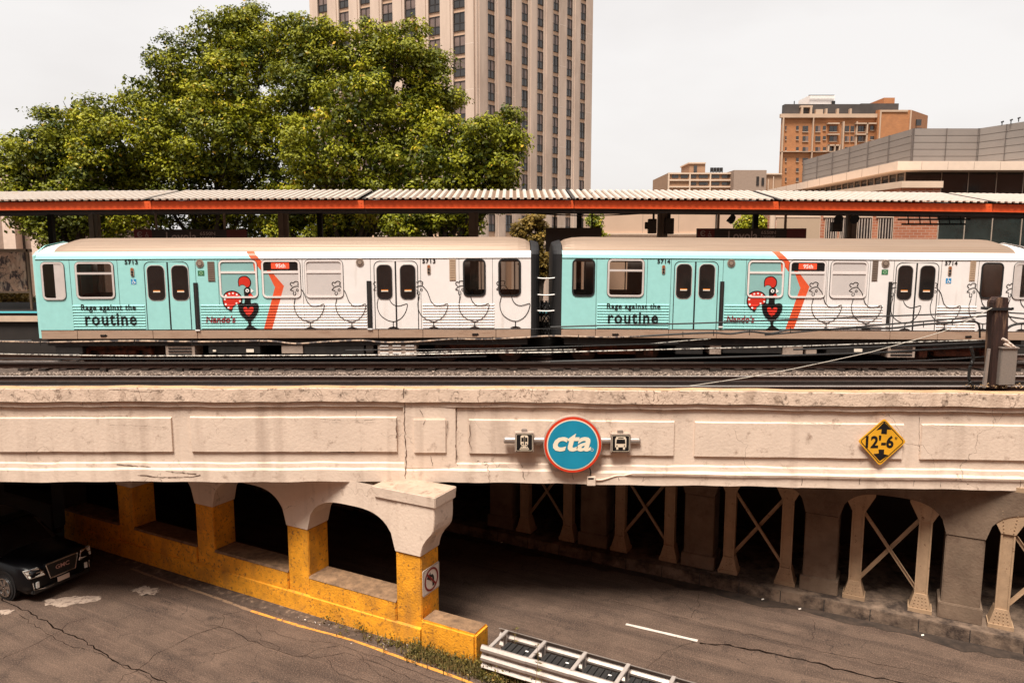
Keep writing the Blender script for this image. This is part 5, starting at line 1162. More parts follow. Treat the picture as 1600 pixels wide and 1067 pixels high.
def tall_weed(px,py,h,lab,seed):
    rnd=random.Random(seed); base=atZ(px,py,0); root=thing('tall_weed',lab,'weed',base,group='tall dry weeds at the crash cushion')
    m=MB(); pts=[base+Vector((.03*math.sin(k*.7+seed),.02*k*.3,h*k/7)) for k in range(8)]; m.tube(pts,[.010-.001*k for k in range(8)],5); attach(m.build('stem',mat('weed stem',(.22,.14,.06),.8)),root)
    m=MB()
    for k in range(46):
        q=pts[rnd.randint(2,7)]; b=rnd.uniform(0,6.28); e=Vector((math.cos(b),math.sin(b),rnd.uniform(-.1,.6)))*rnd.uniform(.03,.11); f=Vector((-e.y,e.x,.2)).normalized()*rnd.uniform(.008,.018); m.add([q,q+e*.5+f,q+e,q+e*.5-f],[(0,1,2,3)])
    attach(m.build('leaves',WEED,recalc=False),root)
tall_weed(806,1045,.95,'tall dry weed rising behind the first cross bar of the crash cushion',1)
tall_weed(838,1100,1.3,'tall thin weed stem crossing the near guardrail',4)
tall_weed(764,1062,.8,'leafy weed at the corner of the yellow block',9)
# leafy weeds
def leafy(n,reg,label,seed):
    rs=np.random.RandomState(seed); cs=[];ns=[];ss=[];vs=[]
    for i in range(n):
        t,s_,h=reg(rs); b=np.array(A(t,s_,0)); k=rs.randint(14,46); u=rs.rand(k)
        p=b+np.stack([rs.normal(0,.05+.07*h,k),rs.normal(0,.05+.07*h,k),.03+u*h],1); nn=rs.normal(size=(k,3))+np.array([0,-.2,.9]); nn/=np.linalg.norm(nn,axis=1)[:,None]
        cs.append(p);ns.append(nn);ss.append(rs.uniform(.012,.038,k));vs.append(np.clip(rs.uniform(.1,.8)+rs.normal(0,.15,k),0,1))
    np.random.seed(seed); o=leaf_mesh('leafy_weeds',np.concatenate(cs),np.concatenate(ns),np.concatenate(ss),np.concatenate(vs),LEAFW); return tag(o,label,'weeds',kind='stuff')
LEAFW=leafmat('weed leaves',(.030,.034,.008),(.20,.15,.03),(.42,.26,.08),.2)
LATE.append(lambda:leafy(95,lambda r:(r.uniform(-2.6,.2) if r.rand()<.9 else r.uniform(.2,3),-.08-abs(r.normal(0,.13))-.1*r.rand(),r.uniform(.08,.42)),'leafy brown green weeds clumped against the yellow barrier end',5))
LATE.append(lambda:leafy(60,lambda r:(r.uniform(-6,-1.9),r.uniform(-.6,-.05),r.uniform(.1,.45)),'leafy weeds under the near rail of the crash cushion',6))
# litter
m=MB()
for i in range(36):
    t=random.uniform(-2.2,4.5); p=Vector(A(t,random.uniform(-.75,-.15),.06)); s=random.uniform(.012,.04)
    q=[Vector((random.uniform(-s,s),random.uniform(-s,s),random.uniform(0,s))) for _ in range(4)]; m.add([p+a for a in q],[(0,1,2,3)])
for px,py in((782,848),(800,848),(1061,905),(1248,952),(1190,937),(1440,993)):
    p=atZ(px,py,.02); m.add([p+Vector(a) for a in((0,0,0),(.07,.01,.01),(.08,.05,.02),(.01,.05,.01))],[(0,1,2,3)])
tag(m.build('litter',mat('pale litter',(.75,.66,.58),.7),recalc=False),'pale scraps of litter in the gutter and on the road','litter',kind='stuff')
# ================================================================== SUV
def suv():
    hd=math.radians(-24); base=atZ(58,930,0)
    root=thing('suv','black sport utility vehicle with chrome trim coming out of the dark left underpass','car',(0,0,0),(0,0,0))
    # local frame: x forward, y left ; front right corner at the measured place
    fr=Vector((-13.0,18.72,0)); hx=Vector((math.cos(hd),math.sin(hd),0)); hy=Vector((-hx.y,hx.x,0))
    o=fr-hx*4.75+hy*.97; root.location=o; root.rotation_euler=(0,0,hd)
    PAINT=mat('gloss black car paint',(.003,.003,.004),.3,spec=.25,var=.1); CH=mat('chrome',(.75,.72,.70),.12,metal=1,var=.02)
    def sec(x,w,z0,z1,wt,zt,r=.1):
        # half section lower body
        return [(x,-w+.06,z0),(x,-w,z0+.12),(x,-w,(z0+z1)/2),(x,-w+.03,z1-.08),(x,-wt,z1),(x,-wt*.5,zt),(x,0,zt+.01),(x,wt*.5,zt),(x,wt,z1),(x,w-.03,z1-.08),(x,w,(z0+z1)/2),(x,w,z0+.12),(x,w-.06,z0)]
    m=MB(); rows=[sec(0,.86,.45,.95,.8,.98),sec(.1,.93,.32,1.05,.87,1.08),sec(.9,.96,.27,1.08,.9,1.12),sec(2.6,.965,.26,1.08,.9,1.12),sec(3.35,.965,.26,1.07,.88,1.14),sec(4.2,.96,.26,1.04,.85,1.10),sec(4.62,.93,.28,.98,.82,1.03),sec(4.76,.86,.34,.86,.78,.90)]
    m.strip(rows,close=True); m.poly(rows[0]); m.poly(rows[-1]); m.build('body',PAINT,root,smooth=True)
    m=MB(); cab=[(.05,.80,1.06),(.45,.74,1.66),(2.5,.72,1.72),(3.4,.84,1.10)]
    def cs(x,w,z): return [(x,-w,1.05 if z>1.2 else 1.04),(x,-w*.93 if z>1.2 else -w,z-.04),(x,-w*.8,z),(x,w*.8,z),(x,w*.93 if z>1.2 else w,z-.04),(x,w,1.05 if z>1.2 else 1.04)]
    rows=[cs(.05,.86,1.08),cs(.4,.86,1.64),cs(1.2,.87,1.74),(cs(2.1,.87,1.72)),cs(2.6,.87,1.62),cs(3.45,.86,1.09)]
    m.strip(rows,close=True); m.poly(rows[0]); m.build('cabin',GLASS,root)
    m=MB(); m.strip([[(x,y,z) for y in(-.7,0,.7)] for x,z in((.42,1.66),(1.2,1.765),(2.1,1.75),(2.45,1.69))]); m.build('roof_panel',PAINT,root)
    for x in(.95,3.82):
        for sg in(-1,1):
            m=MB(); m.tube([(x,sg*.99,.37),(x,sg*.74,.37)],.37,32); wh=m.build('wheel',BLKM,root,bevel=.02)
            m=MB(); m.tube([(x,sg*.995,.37),(x,sg*1.0,.37)],.255,28); m.build('hub_disc',DARKM,wh)
            m=MB()
            for k in range(6):
                a=k*math.pi/3+.2; d=Vector((math.cos(a),0,math.sin(a))); n=Vector((-d.z,0,d.x)); c0=Vector((x,sg*1.0,.37)); yy=Vector((0,sg*.02,0))
                m.hexa([c0+d*.03-n*.03,c0+d*.03+n*.03,c0+d*.03+n*.03+yy,c0+d*.03-n*.03+yy],[c0+d*.24-n*.05,c0+d*.24+n*.05,c0+d*.24+n*.05+yy,c0+d*.24-n*.05+yy])
            m.ring([(x+.265*math.cos(t),sg*.99,.37+.265*math.sin(t)) for t in np.linspace(0,6.283,25)[:-1]],[(x+.235*math.cos(t),sg*.99,.37+.235*math.sin(t)) for t in np.linspace(0,6.283,25)[:-1]],(0,sg*.03,0)); m.build('rim',CH,wh)
            m=MB(); m.tube([(x,sg*.97,.40),(x,sg*.955,.40)],.43,28); m.build('wheel_arch',BLKM,root)
    LENS=mat('headlight lens',(.88,.74,.64),.1,spec=1,var=.35,scale=18); 
    for sg in(-1,1):
        m=MB(); y0,y1=sg*.50,sg*.90; pts=[(4.765,y0,.72),(4.72,y1,.74),(4.60,sg*.95,.95),(4.70,sg*.62,.95)]
        m.prism([Vector(p)+Vector((.03,0,0)) for p in pts],(-.06,0,0)); hl=m.build('headlight',LENS,root)
        m=MB(); q=[(p[1],p[2]) for p in pts]; 
        m.tube([Vector(p)+Vector((.035,0,0)) for p in pts+[pts[0]]],.014,5); m.tube([Vector((4.79,sg*.53,.83)),Vector((4.70,sg*.92,.845))],.012,5); m.build('headlight_trim',CH,hl)
        m=MB(); m.box(4.74,4.79,min(sg*.66,sg*.74),max(sg*.66,sg*.74),.42,.58); fl=m.build('fog_light',mat('lit marker',(.85,.85,.80),.2,spec=.8),root)
        m=MB(); m.tube([(4.76,sg*.82,.60),(4.77,sg*.80,.40),(4.82,sg*.5,.36),(4.84,sg*.3,.37)],.018,6); m.build('bumper_trim',CH,root)
    m=MB(); g=[(-.46,.97),(.46,.97),(.36,.56),(-.36,.56)]; m.prism([(4.80,y,z) for y,z in g],(-.1,0,0)); gr=m.build('grille',mat('black mesh grille',(.012,.012,.012),.5,var=.5,scale=40),root)
    m=MB(); m.tube([(4.81,y,z) for y,z in g+[g[0]]],.02,6); m.build('grille_frame',CH,gr)
    m=MB(); flat(m,text_fit('GMC',-.20,.74,.20,.86,.02),lambda y,z:(4.815,y,z)); m.build('badge_letters',mat('badge letters',(.6,.35,.30),.3,metal=.3),gr)
    m=MB(); m.box(4.80,4.83,-.17,.17,.37,.50); pl_=m.build('licence_plate',mat('licence plate',(.62,.50,.42),.5,var=.1),root,bevel=.004)
    m=MB(); flat(m,text_fit('AB 12345',.14,.40,-.14,.46,.0),lambda y,z:(4.8325,y,z)) if False else None
    for sg in(-1,1):
        m=MB(); m.box(3.0,3.15,min(sg*.98,sg*1.18),max(sg*.98,sg*1.18),1.05,1.22); m.build('side_mirror',PAINT,root,bevel=.03)
    m=MB(); m.box(4.45,4.79,-.84,.84,.26,.40); m.build('lower_bumper',BLKM,root,bevel=.03)
suv()
# ================================================================== BUILDINGS
def wbox(m,P0,D,Nn,t0,t1,o0,o1,z0,z1,mi=None):
    f=lambda t,o,z:(P0[0]+D[0]*t+Nn[0]*o,P0[1]+D[1]*t+Nn[1]*o,z)
    m.hexa([f(t0,o0,z0),f(t1,o0,z0),f(t1,o1,z0),f(t0,o1,z0)],[f(t0,o0,z1),f(t1,o0,z1),f(t1,o1,z1),f(t0,o1,z1)],mi)
def tower():
    Pc=atY(743,200,92); Pc=(Pc.x,Pc.y)
    r=thing('high_rise_tower','tall beige concrete apartment tower with vertical piers and dark windows','building',(Pc[0],Pc[1],0))
    aR=math.radians(43.5); aL=math.radians(61)
    DR=(math.sin(aR),math.cos(aR)); DL=(-math.sin(aL),math.cos(aL)); NR=(DR[1],-DR[0]); NL=(-abs(DL[1]),DL[0]) ; NL=(-DL[1],DL[0]); 
    if NL[1]>0: NL=(-NL[0],-NL[1])
    zr0=atY(743,45,92).z; fl=atY(743,8.5,92).z-zr0
    ztop=zr0+9*fl
    tRe=on_line(922,Pc,DR,30); tLe=on_line(490,Pc,DL,32)
    m=MB(); q=[Pc,(Pc[0]+DR[0]*tRe,Pc[1]+DR[1]*tRe),(Pc[0]+DR[0]*tRe+DL[0]*tLe,Pc[1]+DR[1]*tRe+DL[1]*tLe),(Pc[0]+DL[0]*tLe,Pc[1]+DL[1]*tLe)]
    ins=.35; 
    m.hexa([(x,y,-.02) for x,y in q],[(x,y,ztop) for x,y in q]); attach(m.build('core_wall',TOWC),r)
    for (D,Nn,cols,te,nm,c0) in((DR,NR,[766,793,818,842,866,887,908],tRe,'right',0),(DL,NL,[511,543.5,576,610,645,682,720],tLe,'left',1)):
        ts=sorted(on_line(c,Pc,D,28) for c in cols)
        hw=(ts[-1]-ts[0])/(len(ts)-1)*(.225 if c0==0 else .24)
        edges=[0]+[v for t in ts for v in(t-hw,t+hw)]+[te]
        # piers
        for i in range(0,len(edges),2):
            m=MB(); a,b=edges[i],edges[i+1]; wbox(m,Pc,D,Nn,a,b,0,.32,0,ztop)
            if b-a>1.6: 
                k=(b-a)*.18; wbox(m,Pc,D,Nn,a+k,b-k,.32,.44,0,ztop)
            attach(m.build('pier',TOWC),r)
        m=MB(); m2=MB()
        lo=int(-(zr0-zY(372,92))/fl)-1; 
        rest=MB(); restg=MB(); 
        for ci,t in enumerate(ts):
            for k in range(-9,9):
                z0=zr0+k*fl; wz0=z0-.02; wz1=z0+fl*.80
                pxx,pyy=proj_(Pc[0]+D[0]*t,Pc[1]+D[1]*t,wz0+1)
                if pyy>395: continue
                if pyy<-25: continue
                hid=(pxx<722 and pyy>125) or (pxx<830 and 240<pyy<300)
                f=rest if hid else MB(); g=restg if hid else MB(); wbox(f,Pc,D,Nn,t-hw,t+hw,.005,.12,wz1-.10,wz1); wbox(f,Pc,D,Nn,t-hw,t+hw,.005,.13,wz0,wz0+.07); wbox(f,Pc,D,Nn,t-hw,t+hw,.005,.13,wz0+fl*.34-.06,wz0+fl*.34+.04)
                for tt in(t-hw+.05,t,t+hw-.05): wbox(f,Pc,D,Nn,tt-.05,tt+.05,.005,.125,wz0+.07,wz1-.1)
                wbox(g,Pc,D,Nn,t-hw+.02,t+hw-.02,.005,.06,wz0+fl*.34+.04,wz1-.1,0); wbox(g,Pc,D,Nn,t-hw+.02,t+hw-.02,.005,.09,wz0+.05,wz0+fl*.34-.05,1)
                
                if not hid:
                    wf=attach(f.build('window',WINF),r); p_=g.build('pane',[WINP if (ci*7+k*3)%5 else WIND,WIND]); p_.parent=wf
        if rest.v: w_=tag(attach(rest.build('window',WINF),r),kind='stuff'); p_=restg.build('pane',[WINP,WIND]); p_.parent=w_; tag(p_,kind='stuff')
        for t in ts: m=MB(); wbox(m,Pc,D,Nn,t-hw,t+hw,0,.004,0,ztop); attach(m.build('spandrel_strip',TOWS),r)
        m=MB()
        for k in range(-9,9,2): 
            for i in range(0,len(edges),2): wbox(m,Pc,D,Nn,edges[i]+.01,edges[i+1]-.01,.30,.325,zr0+k*fl+fl*.35,zr0+k*fl+fl*.35+.07)
        attach(m.build('joint_band',TOWJ),r)
def proj_(X,Y,Z):
    z=Z-H; d=Y*math.cos(P)-z*math.sin(P); u=Y*math.sin(P)+z*math.cos(P)
    return CX+F*X/d, CY-F*u/d
tower()
def bl(m,Y,px0,py0,px1,py1,dep=.3,mi=None,o=0):
    a=atY(px0,py0,Y-o); b=atY(px1,py1,Y-o); ym=(py0+py1)/2; m.box(atY(px0,ym,Y-o).x,atY(px1,ym,Y-o).x,Y-o,Y-o+dep,b.z,a.z,mi)
# hotel-like brick block
def brick_block():
    Y=150; r=thing('brick_apartment_block','orange brick apartment block with cream stone trim and dark top storey in the distance','building',(atY(1330,290,Y).x,Y,0))
    def part(nm,mt,lst,dep=.3,o=0,parent=None,bev=0):
        m=MB()
        for q in lst: bl(m,Y,*q,dep=dep,o=o)
        ob=attach(m.build(nm,mt),r); return ob
    a=atY(1221,178,Y); b=atY(1400,178,Y); m=MB(); k=(Y+26)/Y*1.01; m.hexa([(a.x,Y,-.02),(b.x,Y,-.02),(b.x,Y+26,-.02),(a.x*k,Y+26,-.02)],[(a.x,Y,a.z),(b.x,Y,a.z),(b.x,Y+26,a.z),(a.x*k,Y+26,a.z)]); attach(m.build('main_wall',BRICKO),r)
    part('cornice_band',FSTONE,[(1220,178,1373,184),(1221,184,1223,300),(1268,184,1269.5,300),(1220,236.5,1373,237.6),(1337,190,1338.5,262)],o=.6,dep=.7)
    part('stone_bay',FSTONE,[(1294,192,1312,194),(1294,209,1312,211),(1316,190,1318,262),(1338,192,1370,194),(1338,209,1356,211),(1294,226,1312,228),(1294,226,1296,237),(1304,226,1305.5,237),(1311,226,1313,237),(1354,192,1356,224)],o=.8,dep=.9)
    part('top_storey',mat('dark slate storey',(.06,.048,.042),.6,var=.3,scale=.4),[(1226,163,1345,180),(1345,162,1404,178)],dep=1.5,o=-.2)
    for q_ in ([(1252,168,1255,180),(1266,168,1269,180),(1251,165,1270,168),(1275,171,1286,179),(1290,170,1293,179),(1308,170,1311,178),(1328,170,1331,178)]): part('dormer',FSTONE,[q_],o=.5,dep=1.6)
    part('penthouse',BRICKO,[(1381,153,1398,163)],dep=8,o=-4)
    m=MB(); bl(m,Y,1265,149,1304,163,dep=6,o=-5); attach(m.build('white_tank_house',mat('white plant room',(.82,.78,.74),.7)),r)
    part('plant_outline',BLKM,[(1264,148.6,1304,149.3),(1300,158,1305,163),(1241,158,1241.7,168)],dep=.3,o=-4.4)
    # right wing
    m=MB(); a=atY(1373,172,Y-1); b=atY(1424,172,Y-1); c2=atY(1450,181,Y+14); m.hexa([(a.x,Y-1,-.02),(b.x,Y-1,-.02),(c2.x,Y+14,-.02),(a.x,Y+14,-.02)],[(a.x,Y-1,a.z),(b.x,Y-1,a.z),(c2.x,Y+14,c2.z),(a.x,Y+14,c2.z)]); attach(m.build('wing_wall',BRICKO),r)
    m=MB(); bl(m,Y-1,1373,172,1375,262,o=.2); bl(m,Y-1,1420,172,1422,262,o=.2); bl(m,Y-1,1378,172,1419,175,o=.2); attach(m.build('wing_trim',FSTONE),r)
    rows_=[(197,206),(213,221),(230,238),(247,255),(263,271),(278,286)]
    for row,(y0,y1) in enumerate(rows_):
        for (x0,x1,k) in((1227,1229,0),(1244,1248,0),(1254,1263,1),(1274,1282,1),(1286,1290.5,0),(1296,1308,1),(1320,1327,1),(1329,1335,1),(1341,1351,1),(1360,1366,0)):
            if row>3 and x0>1350: continue
            y1_=y1 if k else y1-2.5
            f=MB(); bl(f,Y,x0-.3,y1_,x1+.3,y1_+1.0,dep=.3,o=.2); w=attach(f.build('window',FSTONE),r)
            g=MB()
            if k: bl(g,Y,x0+.2,y0,(x0+x1)/2-.25,y1_,dep=.2,o=.10,mi=0); bl(g,Y,(x0+x1)/2+.25,y0,x1-.2,y1_,dep=.2,o=.10,mi=1)
            else: bl(g,Y,x0,y0,x1,y1_,dep=.2,o=.10,mi=0)
            p_=g.build('pane',[WIND,WINP if (row+int(x0))%3 else WIND]); p_.parent=w
    for row in range(4):
        for x in(1428,1435,1442):
            m=MB(); c_=atY(x,194+row*13,Y+5); m.box(c_.x-.5,c_.x+.5,Y+1.0+(x-1424)*.58-.2,Y+1.4+(x-1424)*.58,c_.z-.6,c_.z+.6); attach(m.build('side_window',WIND),r)
brick_block()
def low_block():
    Y=125; r=thing('low_brick_building','low pale and brick building with water tanks on its roof, far behind the canopy','building',(atY(1130,298,Y).x,Y,0))
    a=atY(1045,270,Y); b=atY(1148,270,Y); m=MB(); m.box(a.x,b.x,Y,Y+14,-.02,a.z); attach(m.build('brick_wall',mat('far brown brick',(.34,.20,.12),.9,var=.12,scale=1)),r)
    m=MB()
    for y in(270,280.5,291,301): bl(m,Y,1044,y,1147,y+2.2,o=.3,dep=.4)
    for x in(1044,1077,1109,1143): bl(m,Y,x,270,x+2,300,o=.35,dep=.4)
    attach(m.build('pale_band',STONE),r)
    m=MB(); bl(m,Y,1077,255,1102,271,dep=6,o=-1); attach(m.build('stair_head',mat('far brown brick',(.34,.2,.12))),r)
    m=MB(); bl(m,Y,1076,254,1103,256,dep=6.4,o=-.8); attach(m.build('stair_roof',STONE),r)
    for i,x in enumerate((1084,)): m=MB(); bl(m,Y,x,259,x+5,270,o=-.9); attach(m.build('window',WIND),r)
    for i in range(4):
        c_=atY(1112+i*5,267,Y+2); m=MB(); m.tube([c_+Vector((0,0,-.2)),c_+Vector((0,0,.5))],.26,8); m.tube([c_+Vector((-.2,0,-.2)),c_+Vector((-.25,0,-1))],.05,4); m.tube([c_+Vector((.2,0,-.2)),c_+Vector((.25,0,-1))],.05,4); attach(m.build('water_tank',BLKM),r)
    a=atY(1147,266,Y-2); b=atY(1198,266,Y-2); m=MB(); m.box(a.x,b.x,Y-2,Y+12,-.02,a.z); attach(m.build('blank_wall',mat('far grey brown wall',(.30,.215,.165),.9,var=.1)),r)
    a=atY(1198,272,Y); b=atY(1222,272,Y); m=MB(); m.box(a.x,b.x,Y,Y+10,-.02,a.z); attach(m.build('right_wing',mat('far brown brick',(.34,.2,.12))),r)
    m=MB(); bl(m,Y,1197,271,1222,273,o=.3); bl(m,Y,1200,280,1201,300,o=.3); bl(m,Y,1208,276,1209,300,o=.3); attach(m.build('wing_trim',STONE),r)
    m=MB(); bl(m,Y-2,1182,276,1186,290,o=.1); bl(m,Y-2,1190,278,1194,290,o=.1); attach(m.build('window',WINF),r)
    for i,y in enumerate((274,285)):
        for x0,x1 in((1050,1060),(1064,1075),(1080,1088),(1092,1106),(1112,1124),(1128,1140)):
            if i and x0<1080: continue
            m=MB(); bl(m,Y,x0,y,x1,y+4.5,o=.08,dep=.2); attach(m.build('window',WIND),r)
low_block()
def modern():
    Yf=44.; xv=754
    r=thing('modern_library_building','modern brick and glass building with grey louvred rooftop screen on the right','building',(atY(1480,372,Yf).x,Yf,0))
    X0=atY(1403,252,Yf).x; XR=atY(1700,252,Yf).x
    dep=22.
    # main dark glazed volume
    def vol(nm,mt,xl,xr,y0,y1,z0,z1,bev=0): m=MB(); m.box(xl,xr,y0,y1,z0,z1); return attach(m.build(nm,mt,bevel=bev),r)
    zc1=zY(252,Yf); zc0=zY(266,Yf)
    vol('cornice',mat('cream cornice',(.72,.56,.44),.6,var=.05),X0,XR,Yf,Yf+dep,zc0,zc1)
    m=MB()
    for px in range(1440,1600,41): bl(m,Yf,px,253,px+.6,265.5,o=.004,dep=.004)
    for k in range(1,10): y=Yf+dep*k/10; m.box(X0-.006,X0,y,y+.05,zc0,zc1)
    attach(m.build('cornice_joint',mat('joint brown',(.35,.25,.19),.7)),r)
    zg1=zc0-.0; 
    vol('clerestory_glazing',GLASS,X0+1.2,XR,Yf+1.3,Yf+dep,4,zg1)
    TM=mat('tan mullion',(.42,.33,.26),.5)
    for px in(1470,1512,1556,1598): m=MB(); bl(m,Yf+1.3,px,266,px+1.2,312,o=.03,dep=.06); attach(m.build('mullion',TM),r)
    for k in range(22): y=Yf+1.3+k*.95; m=MB(); m.box(X0+1.14,X0+1.2,y,y+.07,zc0-2.4,zc0); attach(m.build('mullion',TM),r)
    m=MB(); m.box(X0+.5,X0+1.19,Yf+1.5,Yf+dep,4,zc0-1.05); attach(m.build('side_brick',BRICKR),r)
    m=MB(); m.box(X0+.42,X0+1.2,Yf+1.42,Yf+dep,zc0-1.05,zc0-.9); attach(m.build('side_cap',STONE),r)
    # rooftop screen
    zs1=zY(201,Yf+3); Xs=atY(1428,201,Yf+3).x; Xs2=atY(1530,201,Yf+3).x
    zb_=zc1-.2
    m=MB(); Ys0=Yf+3
    def louv(m,p0,p1,zt0,zt1,n=6):
        p0=Vector(p0);p1=Vector(p1); d=(p1-p0); nn=Vector((d.y,-d.x)).normalized()
        f=lambda t,o,z:(p0.x+d.x*t+nn.x*o,p0.y+d.y*t+nn.y*o,z)
        m.hexa([f(0,-.3,zb_),f(1,-.3,zb_),f(1,0,zb_),f(0,0,zb_)],[f(0,-.3,zt0),f(1,-.3,zt1),f(1,0,zt1),f(0,0,zt0)],0)
        for k in range(n):
            a0=zb_+(zt0-zb_)*(k+.08)/n; a1=zb_+(zt0-zb_)*(k+.92)/n; b0=zb_+(zt1-zb_)*(k+.08)/n; b1=zb_+(zt1-zb_)*(k+.92)/n
            m.hexa([f(0,.0,a0-.03),f(1,.0,b0-.03),f(1,.035,b0-.03),f(0,.035,a0-.03)],[f(0,.0,a1),f(1,.0,b1),f(1,.03,b1),f(0,.03,a1)],0)
        q=max(2,int(d.length/2.6))
        for k in range(q+1): t=k/q; z=zt0+(zt1-zt0)*t; m.hexa([f(t-.002,0,zb_),f(t+.002,0,zb_),f(t+.002,.10,zb_),f(t-.002,.10,zb_)],[f(t-.002,0,z),f(t+.002,0,z),f(t+.002,.10,z),f(t-.002,.10,z)],1)
    louv(m,(Xs-.1,Ys0+17),(Xs,Ys0),zs1,zs1); louv(m,(Xs,Ys0),(Xs2,Ys0),zs1,zs1)
    X3=atY(1640,180,Yf-.6).x
    louv(m,(Xs2,Ys0),(X3,Yf+.4),zs1,zs1+.1)
    attach(m.build('louvred_screen',[GREYP,mat('dark screen rib',(.12,.10,.09),.5)]),r)
    m=MB(); 
    for px,py in((1566,190),(1580,187),(1592,184)):
        c_=atY(px,py,Yf+1.4); m.tube([c_-Vector((0,0,.25)),c_+Vector((0,0,-.06))],.03,6); m.tube([c_+Vector((-.05,0,-.05)),c_+Vector((.08,0,0))],.05,6)
    attach(m.build('roof_light',BLKM),r)
    # front brick volume
    Yb=41.; xb=atY(1470,290,Yb).x; xl=atY(1408,290,Yb).x
    zt=zY(283.5,Yb)
    q=[(xl,Yb),(xb,Yb),(xb,Yb+4),(atY(1225,330,58).x,58),]
    m=MB(); pL=atY(1215,300,56); m.hexa([(pL.x,56,0),(xl,Yb,0),(xb,Yb,0),(xb,Yb+18,0)],[(pL.x,56,zt-.35),(xl,Yb,zt-.35),(xb,Yb,zt-.35),(xb,Yb+18,zt-.35)]); attach(m.build('brick_wing',BRICKR),r)
    m=MB(); m.hexa([(pL.x-.1,55.8,zt-.35),(xl-.05,Yb-.15,zt-.35),(xb+.05,Yb-.15,zt-.35),(xb+.05,Yb+18,zt-.35)],[(pL.x-.1,55.8,zt),(xl-.05,Yb-.15,zt),(xb+.05,Yb-.15,zt),(xb+.05,Yb+18,zt)]); attach(m.build('brick_wing_cap',STONE),r)
    # lower front wall seen below the canopy, with windows
    Yl=40.5; a=atY(1204,334,Yl); m=MB(); m.box(a.x,atY(1466,340,Yl).x,Yl,Yl+.4,0,zY(331,Yl)); attach(m.build('lower_brick_wall',BRICKR),r)
    m=MB(); m.box(a.x,atY(1466,340,Yl).x,Yl-.02,Yl+.45,zY(331,Yl),zY(327,Yl)); attach(m.build('lower_wall_cap',STONE),r)
    for (x0,x1,k) in((1213,1280,1),(1289,1307,0),(1339,1361,0),(1372,1394,0),(1312,1328,0)):
        f=MB(); bl(f,Yl,x0-1,337.5 if k else 337,x1+1,400,o=.04,dep=.1); bl(f,Yl,x0-2,337,x1+2,340,o=.08,dep=.1); w=attach(f.build('window',STONE),r)
        g=MB(); bl(g,Yl,x0,341,x1,400,o=.06,dep=.08); p_=g.build('pane',TANP if k else GLASS); p_.parent=w
        if not k:
            g=MB(); n=5
            for i in range(n): xx=x0+(x1-x0)*(i+.3)/n; bl(g,Yl,xx,342,xx+1.6,400,o=.065,dep=.01)
            p_=g.build('curtain',mat('pale curtain',(.40,.31,.25),.9,var=.3)); p_.parent=w
    m=MB(); bl(m,Yl,1466,330,1640,400,o=0,dep=.3); attach(m.build('street_glazing',mat('green black glass',(.02,.03,.028),.08,var=.6,scale=.8,spec=.8)),r)
    for px in(1465,1506,1549,1595): m=MB(); bl(m,Yl,px,330,px+1.0,400,o=.05,dep=.06); attach(m.build('street_mullion',TM),r)
    m=MB(); bl(m,Yl,1465,338,1640,339.5,o=.055,dep=.06); attach(m.build('transom',TM),r)
    # pale service wall and pipe at its left end
    m=MB(); c_=atY(1207,350,39.9); m.tube([(c_.x,39.9,0),(c_.x,39.9,11.6)],.16,10); attach(m.build('downpipe',STONE),r)
modern()
def tanwall():
    Y=52; r=thing('tan_low_building','plain tan rendered building seen between train roof and canopy','building',(atY(1040,360,Y).x,Y,0))
    a=atY(938,331,Y); b=atY(1160,331,Y); m=MB(); m.box(a.x,b.x,Y,Y+12,-.02,a.z+.8); attach(m.build('wall',TANW),r)
    m=MB(); bl(m,Y,938,364,1100,367,o=.12,dep=.15); bl(m,Y,938,369,1100,369.6,o=.10,dep=.15); attach(m.build('string_course',STONE),r)
    m=MB()
    for px in(1004,1060,1118): bl(m,Y,px,325,px+.8,364,o=.01,dep=.02)
    attach(m.build('wall_joint',mat('joint brown',(.35,.25,.19))),r)
    m=MB(); bl(m,Y,1118,325,1120,372,o=.06,dep=.1); attach(m.build('downpipe',DARKM),r)
tanwall()
def leftbld():
    Y=60; r=thing('finned_concrete_building','pale concrete building with tall vertical fins behind the trees at far left','building',(atY(20,400,Y).x,Y,0))
    a=atY(-220,318,Y); b=atY(100,318,Y); zt=zY(268,Y)
    m=MB(); m.box(a.x,b.x,Y,Y+14,-.02,zt); attach(m.build('wall',mat('brown wall behind fins',(.30,.21,.16),.8,var=.2)),r)  # plain brown wall between the pale fins
    for px in(-150,-100,-50,3,46,88):
        m=MB(); p0=atY(px,350,Y-.9); p1=atY(px+19,350,Y-.9); m.box(p0.x,p1.x,Y-.9,Y,0,zt+.3); attach(m.build('fin',mat('pale fin concrete',(.66,.50,.40),.8,var=.08)),r)
    for px in(-128,-78,-26,24,68):
        m=MB(); bl(m,Y,px,300,px+18,363,o=.05,dep=.1); w=attach(m.build('window',STONE),r); m=MB(); bl(m,Y,px+5,365,px+18,470,o=.06,dep=.1); attach(m.build('dark_window',WIND),r)
leftbld()
